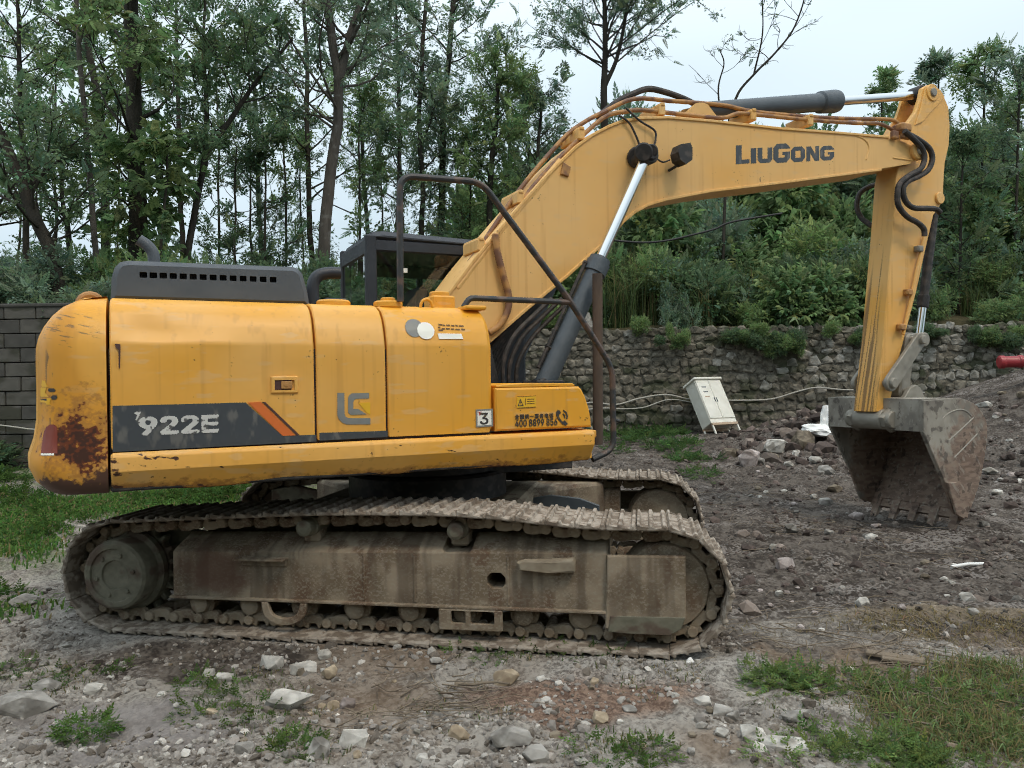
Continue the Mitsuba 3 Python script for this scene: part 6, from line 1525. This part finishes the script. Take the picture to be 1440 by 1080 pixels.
put('gravel', tm(V, F), 'speckled', False, color=np.clip(C, 0, 0.7), kind='stuff', label='grey gravel chips strewn over the ground')

# clods and churned soil lumps on the dark side
n = 1500; x_ = r.uniform(1.0, 9.5, n); y_ = r.uniform(5.6, 16, n); ok = (x_ < y_ * 0.70) & (x_ > 0.2 * y_ - 0.6); x_, y_ = x_[ok], y_[ok]
x_ = np.concatenate([x_, r.normal(6.3, 1.0, 420)]); y_ = np.concatenate([y_, r.normal(15.8, 1.3, 420)]); n = len(x_)
sz = np.clip(r.lognormal(math.log(0.028), 0.5, n), 0.01, 0.10); sz[-420:] *= 2.6
t = r.random((n, 1)); C = np.where(t < 0.75, [[0.085, 0.066, 0.058]], [[0.17, 0.14, 0.12]]) * np.exp(r.normal(0, 0.25, (n, 1)))
V, F, C = copies(IV * r.uniform(0.7, 1.15, (len(IV), 1)), IF, np.column_stack([x_, y_, height(x_, y_) + sz * 0.2]), rand_rot(n, r), np.column_stack([sz, sz * 0.8, sz * 0.6]), C)
put('soil_clods', tm(V, F), 'speckled', False, color=C, kind='stuff', label='dark clods of churned soil right of the track')

# dry twigs and stalks
def twig_pile(key, spots, lab):
    ms = []
    for (px, py, spread, cnt, L) in spots:
        c = on_ground(px, py)
        for _ in range(cnt):
            p = c + r.normal(0, 1, 3) * [spread, spread * 0.6, 0]; a = r.normal(0.3, 0.9); l = L * r.uniform(0.4, 1.3)
            d = np.array([math.cos(a), math.sin(a), r.normal(0, 0.10)]); q = np.array([p + d * l * t_ + r.normal(0, 0.012, 3) for t_ in (-0.5, 0, 0.5)])
            q[:, 2] = height(q[:, 0], q[:, 1]) + 0.012 + r.uniform(0, 0.035) + (q[:, 2] - q[1, 2]) * 0.3
            ms.append(tube(q, np.linspace(0.0045, 0.002, 3) * r.uniform(0.5, 1.2), 4, False))
    put(key, cat(ms), 'twig_wood', True, kind='stuff', label=lab)


mat('twig_wood', lambda p, n, uv: mix((0.10, 0.075, 0.055), (0.27, 0.225, 0.17), noise(p.x * 9, p.y * 9, p.z * 9)), 0.9, spec=0.15)
twig_pile('dry_twigs', [(655, 985, 0.26, 34, 0.30), (585, 1005, 0.25, 24, 0.25), (560, 970, 0.3, 18, 0.2), (1120, 880, 0.6, 40, 0.3), (1180, 900, 0.5, 30, 0.3), (1250, 930, 0.3, 25, 0.5), (1350, 990, 0.3, 40, 0.4), (1060, 700, 1.0, 45, 0.5), (1120, 745, 0.8, 40, 0.4), (1330, 780, 0.6, 30, 0.4), (1300, 960, 0.3, 30, 0.45)], 'dry twigs and stalks lying on the ground')
for (p0, p1, w, lab) in (((1218, 928), (1300, 941), 0.035, 'grey weathered board lying on the soil at the right, upper of two'), ((1240, 936), (1306, 943), 0.025, 'grey weathered board lying on the soil at the right, lower of two'), ((640, 958), (706, 966), 0.022, 'dark stick pointing at the tan edgeways rock'), ((1330, 1052), (1400, 1036), 0.03, 'bleached stick in the grass at the lower right')):
    a, b = on_ground(*p0), on_ground(*p1); c = (a + b) / 2; d = b - a; Ln = np.linalg.norm(d); an = math.atan2(d[1], d[0])
    M = np.eye(4); M[:3, :3] = rot_z(np.array([an]))[0]; M[:3, 3] = [c[0], c[1], float(height(c[0], c[1])) + 0.025]
    put('board' if 'board' in lab else 'stick', moved(cbox((0, 0, 0), (Ln, w * 2, 0.022), 0.005) if 'board' in lab else tube(wiggly(np.array([-Ln / 2, 0, 0]), np.array([1.0, 0, 0]), Ln, r, 6, 0.02), np.linspace(w * 0.5, w * 0.25, 6), 7), M), 'twig_wood', 30, label=lab, category='board' if 'board' in lab else 'stick')

# litter and odd things
mat('litter_white', (0.72, 0.72, 0.70), 0.5)
mat('plastic_red', lambda p, n, uv: mix((0.22, 0.02, 0.028), (0.34, 0.035, 0.04), fbm(p.x * 5, p.y * 5, p.z * 5, 2)), 0.4)
a, b = on_ground(1338, 803), on_ground(1383, 798); o = np.array([0, 0, 0.035])
put('plastic_strip', tube([a + o, (a + b) / 2 + o * 1.3, b + o], 0.016, 6), 'litter_white', True, label='narrow white plastic strip lying on the dark soil below the bucket', category='litter')


def crumpled(P, s, seed, flat=0.6):
    v = trimesh.creation.icosphere(subdivisions=2); V = np.asarray(v.vertices); n = meshkit.fbm(V * 1.7 + seed, 3, seed)
    return tm(P + V * np.array(s) * (0.45 + 1.1 * n)[:, None] * [1, 1, flat], v.faces)


P = on_ground(1154, 619); put('crumpled_sheet', crumpled(P + [0, 0, 0.2], (0.34, 0.25, 0.22), 4), 'litter_white', False, label='crumpled white plastic sheet on the rubble behind the brown rock', category='litter')
P = on_ground(1165, 612); put('white_sack', crumpled(P + [0, 0, 0.2], (0.16, 0.15, 0.36), 7, 1.0), 'litter_white', False, label='upright white sack half hidden by the left end of the bucket', category='sack')
P = on_ground(965, 938) if False else on_ground(964, 941)
put('paper_scrap', trimesh.convex.convex_hull(P + np.array([[0, 0, 0.02], [0.06, 0.02, 0.03], [0.05, 0.06, 0.05], [0.0, 0.05, 0.02], [0.03, 0.03, 0.06]])), 'litter_white', False, label='tiny white scrap on the gravel right of the track end', category='litter')
P = at(1428, 509, 15.2); PR = 'red_drum'
put('red_drum', lathe(P + [-0.28, 0.1, 0], P + [0.75, -0.1, 0.02], [(0, 0.10), (0.02, 0.13), (0.10, 0.13), (0.12, 0.115), (0.35, 0.115), (0.37, 0.13), (0.42, 0.13), (0.44, 0.115), (0.95, 0.115), (1.0, 0.12), (1.04, 0.10)], 20), 'plastic_red', 30, label='red plastic drum lying on top of the soil mound at the right edge', category='drum')

# ---------------------------------------------------------------- low plants
def tufts(key, spots, lab, base, h, cnt, dry=0.1, w=0.004, spread=0.16, lean=0.5):
    parts = []
    for (px, py, sx, sy, n) in spots:
        for _ in range(n):
            qx, qy = px + r.normal(0, sx), py + r.normal(0, sy)
            if 80 < qx < 1036 and (qy < 925) and (qy > 728 or qy < 675): continue
            P = on_ground(qx, qy); V, F, C = blades(cnt, h * r.uniform(0.6, 1.3), spread, r, base, lean, w * (1 + 0.08 * P[1]), dry)
            V = V + P; V[:, 2] += height(V[:, 0], V[:, 1]) - P[2] - (height(P[0], P[1], False) - height(P[0], P[1], False)); V[:, 2] -= 0.0
            parts.append((V, F, C))
    leafy(key, parts, lab, 'stuff')


def herb(n, r, base, spread, hgt, ls):
    """Leafy weeds: small leaves on short stems."""
    parts = []
    a = r.uniform(0, 6.28, n); rad = spread * np.sqrt(r.random(n)); z = hgt * r.random(n) ** 0.8 * (1 - 0.6 * (rad / spread) ** 2)
    P = np.column_stack([rad * np.cos(a), rad * np.sin(a), z]); D = np.column_stack([np.cos(a), np.sin(a), r.uniform(-0.1, 0.9, n)]) + r.normal(0, 0.5, (n, 3))
    lv, lf = pinnate(3, 0.42, 0.5, 0.25, r)
    return copies(lv, lf, P, along(D, r), ls * r.uniform(0.6, 1.3, n), greens(n, r, base, 0.28))


def weeds(key, spots, lab, base, hgt, ls, kind='stuff', category=None):
    parts = []
    for (px, py, sx, sy, n, k) in spots:
        for _ in range(n):
            qx, qy = px + r.normal(0, sx), py + r.normal(0, sy); P = on_ground(qx, qy); f = 0.6 + 0.09 * P[1]
            V, F, C = herb(k, r, base, 0.13 * f, hgt * f * r.uniform(0.6, 1.2), ls * f); V = V + [P[0], P[1], float(height(P[0], P[1]))]; parts.append((V, F, C))
    leafy(key, parts, lab, kind, category)


GR = (0.062, 0.115, 0.030)
tufts('grass_left', [(50, 738, 60, 12, 130), (60, 768, 60, 10, 60), (250, 700, 65, 8, 150), (120, 735, 30, 10, 40), (30, 705, 40, 10, 40), (150, 712, 60, 8, 70), (20, 850, 15, 8, 6)], 'low green grass behind the left end of the track', (0.10, 0.19, 0.05), 0.085, 26, 0.12, 0.006, 0.25, 0.7)
weeds('weeds_left', [(30, 690, 25, 10, 10, 40), (25, 845, 18, 6, 4, 30), (50, 740, 50, 10, 10, 30), (280, 696, 45, 4, 14, 40), (10, 672, 25, 8, 8, 50)], 'leafy green weeds at the left edge and behind the track', GR, 0.07, 0.07)
weeds('weeds_by_wall', [(890, 612, 16, 5, 12, 50), (935, 622, 20, 8, 14, 50), (965, 645, 12, 8, 6, 40), (925, 610, 25, 4, 12, 50), (985, 672, 5, 8, 3, 30)], 'green weeds at the foot of the rubble wall between machine and cabinet', (0.075, 0.135, 0.045), 0.07, 0.075)
weeds('weeds_right', [(1120, 962, 24, 8, 8, 46), (1085, 958, 14, 6, 3, 36), (1235, 968, 26, 7, 6, 40), (1290, 978, 26, 7, 4, 40), (1200, 1060, 50, 11, 11, 46), (1290, 1068, 42, 9, 8, 46), (1395, 1025, 30, 20, 6, 36), (1425, 985, 12, 8, 4, 36)], 'bright green low weeds in the lower right foreground', (0.14, 0.205, 0.07), 0.045, 0.058)
weeds('weeds_front', [(290, 1005, 18, 6, 3, 30), (270, 955, 12, 5, 2, 25), (335, 972, 10, 4, 2, 25), (420, 1052, 18, 10, 5, 40), (265, 985, 8, 5, 2, 25), (885, 1062, 26, 6, 5, 45), (75, 958, 18, 5, 3, 30), (140, 943, 8, 5, 2, 30), (15, 952, 10, 6, 2, 30), (700, 917, 35, 3, 7, 24), (830, 921, 25, 3, 6, 24), (380, 1002, 12, 5, 2, 24)], 'scattered small green weeds in the gravel in front of the track', (0.085, 0.14, 0.04), 0.03, 0.05)
weeds('weed', [(122, 1034, 3, 2, 3, 60)], 'single small bushy green weed on the bare ground at the lower left', (0.085, 0.155, 0.04), 0.06, 0.055, None, 'plant')
tufts('dry_grass', [(1330, 950, 60, 10, 16), (1350, 1000, 50, 20, 46), (1310, 1030, 50, 14, 24), (1400, 1050, 25, 14, 22), (1380, 962, 36, 8, 14), (1250, 990, 30, 10, 8)], 'matted dry grass in the lower right corner', (0.17, 0.22, 0.09), 0.10, 26, 0.38, 0.0024, 0.16, 1.0)
tufts('straw', [(1330, 888, 75, 6, 40), (1250, 882, 25, 4, 12), (1420, 895, 20, 6, 12)], 'strip of trampled straw on the soil at the right', (0.24, 0.195, 0.13), 0.04, 20, 0.8, 0.0022, 0.2, 1.4)
tufts('grass_specks', [(60, 960, 35, 12, 16), (330, 965, 50, 18, 16), (420, 1030, 50, 20, 18), (640, 1000, 60, 20, 14), (950, 970, 60, 25, 12), (1150, 1000, 60, 25, 22), (880, 1050, 40, 12, 12), (700, 925, 60, 3, 12)], 'sparse short grass in the foreground gravel', (0.10, 0.135, 0.05), 0.04, 12, 0.35, 0.002, 0.09, 0.7)
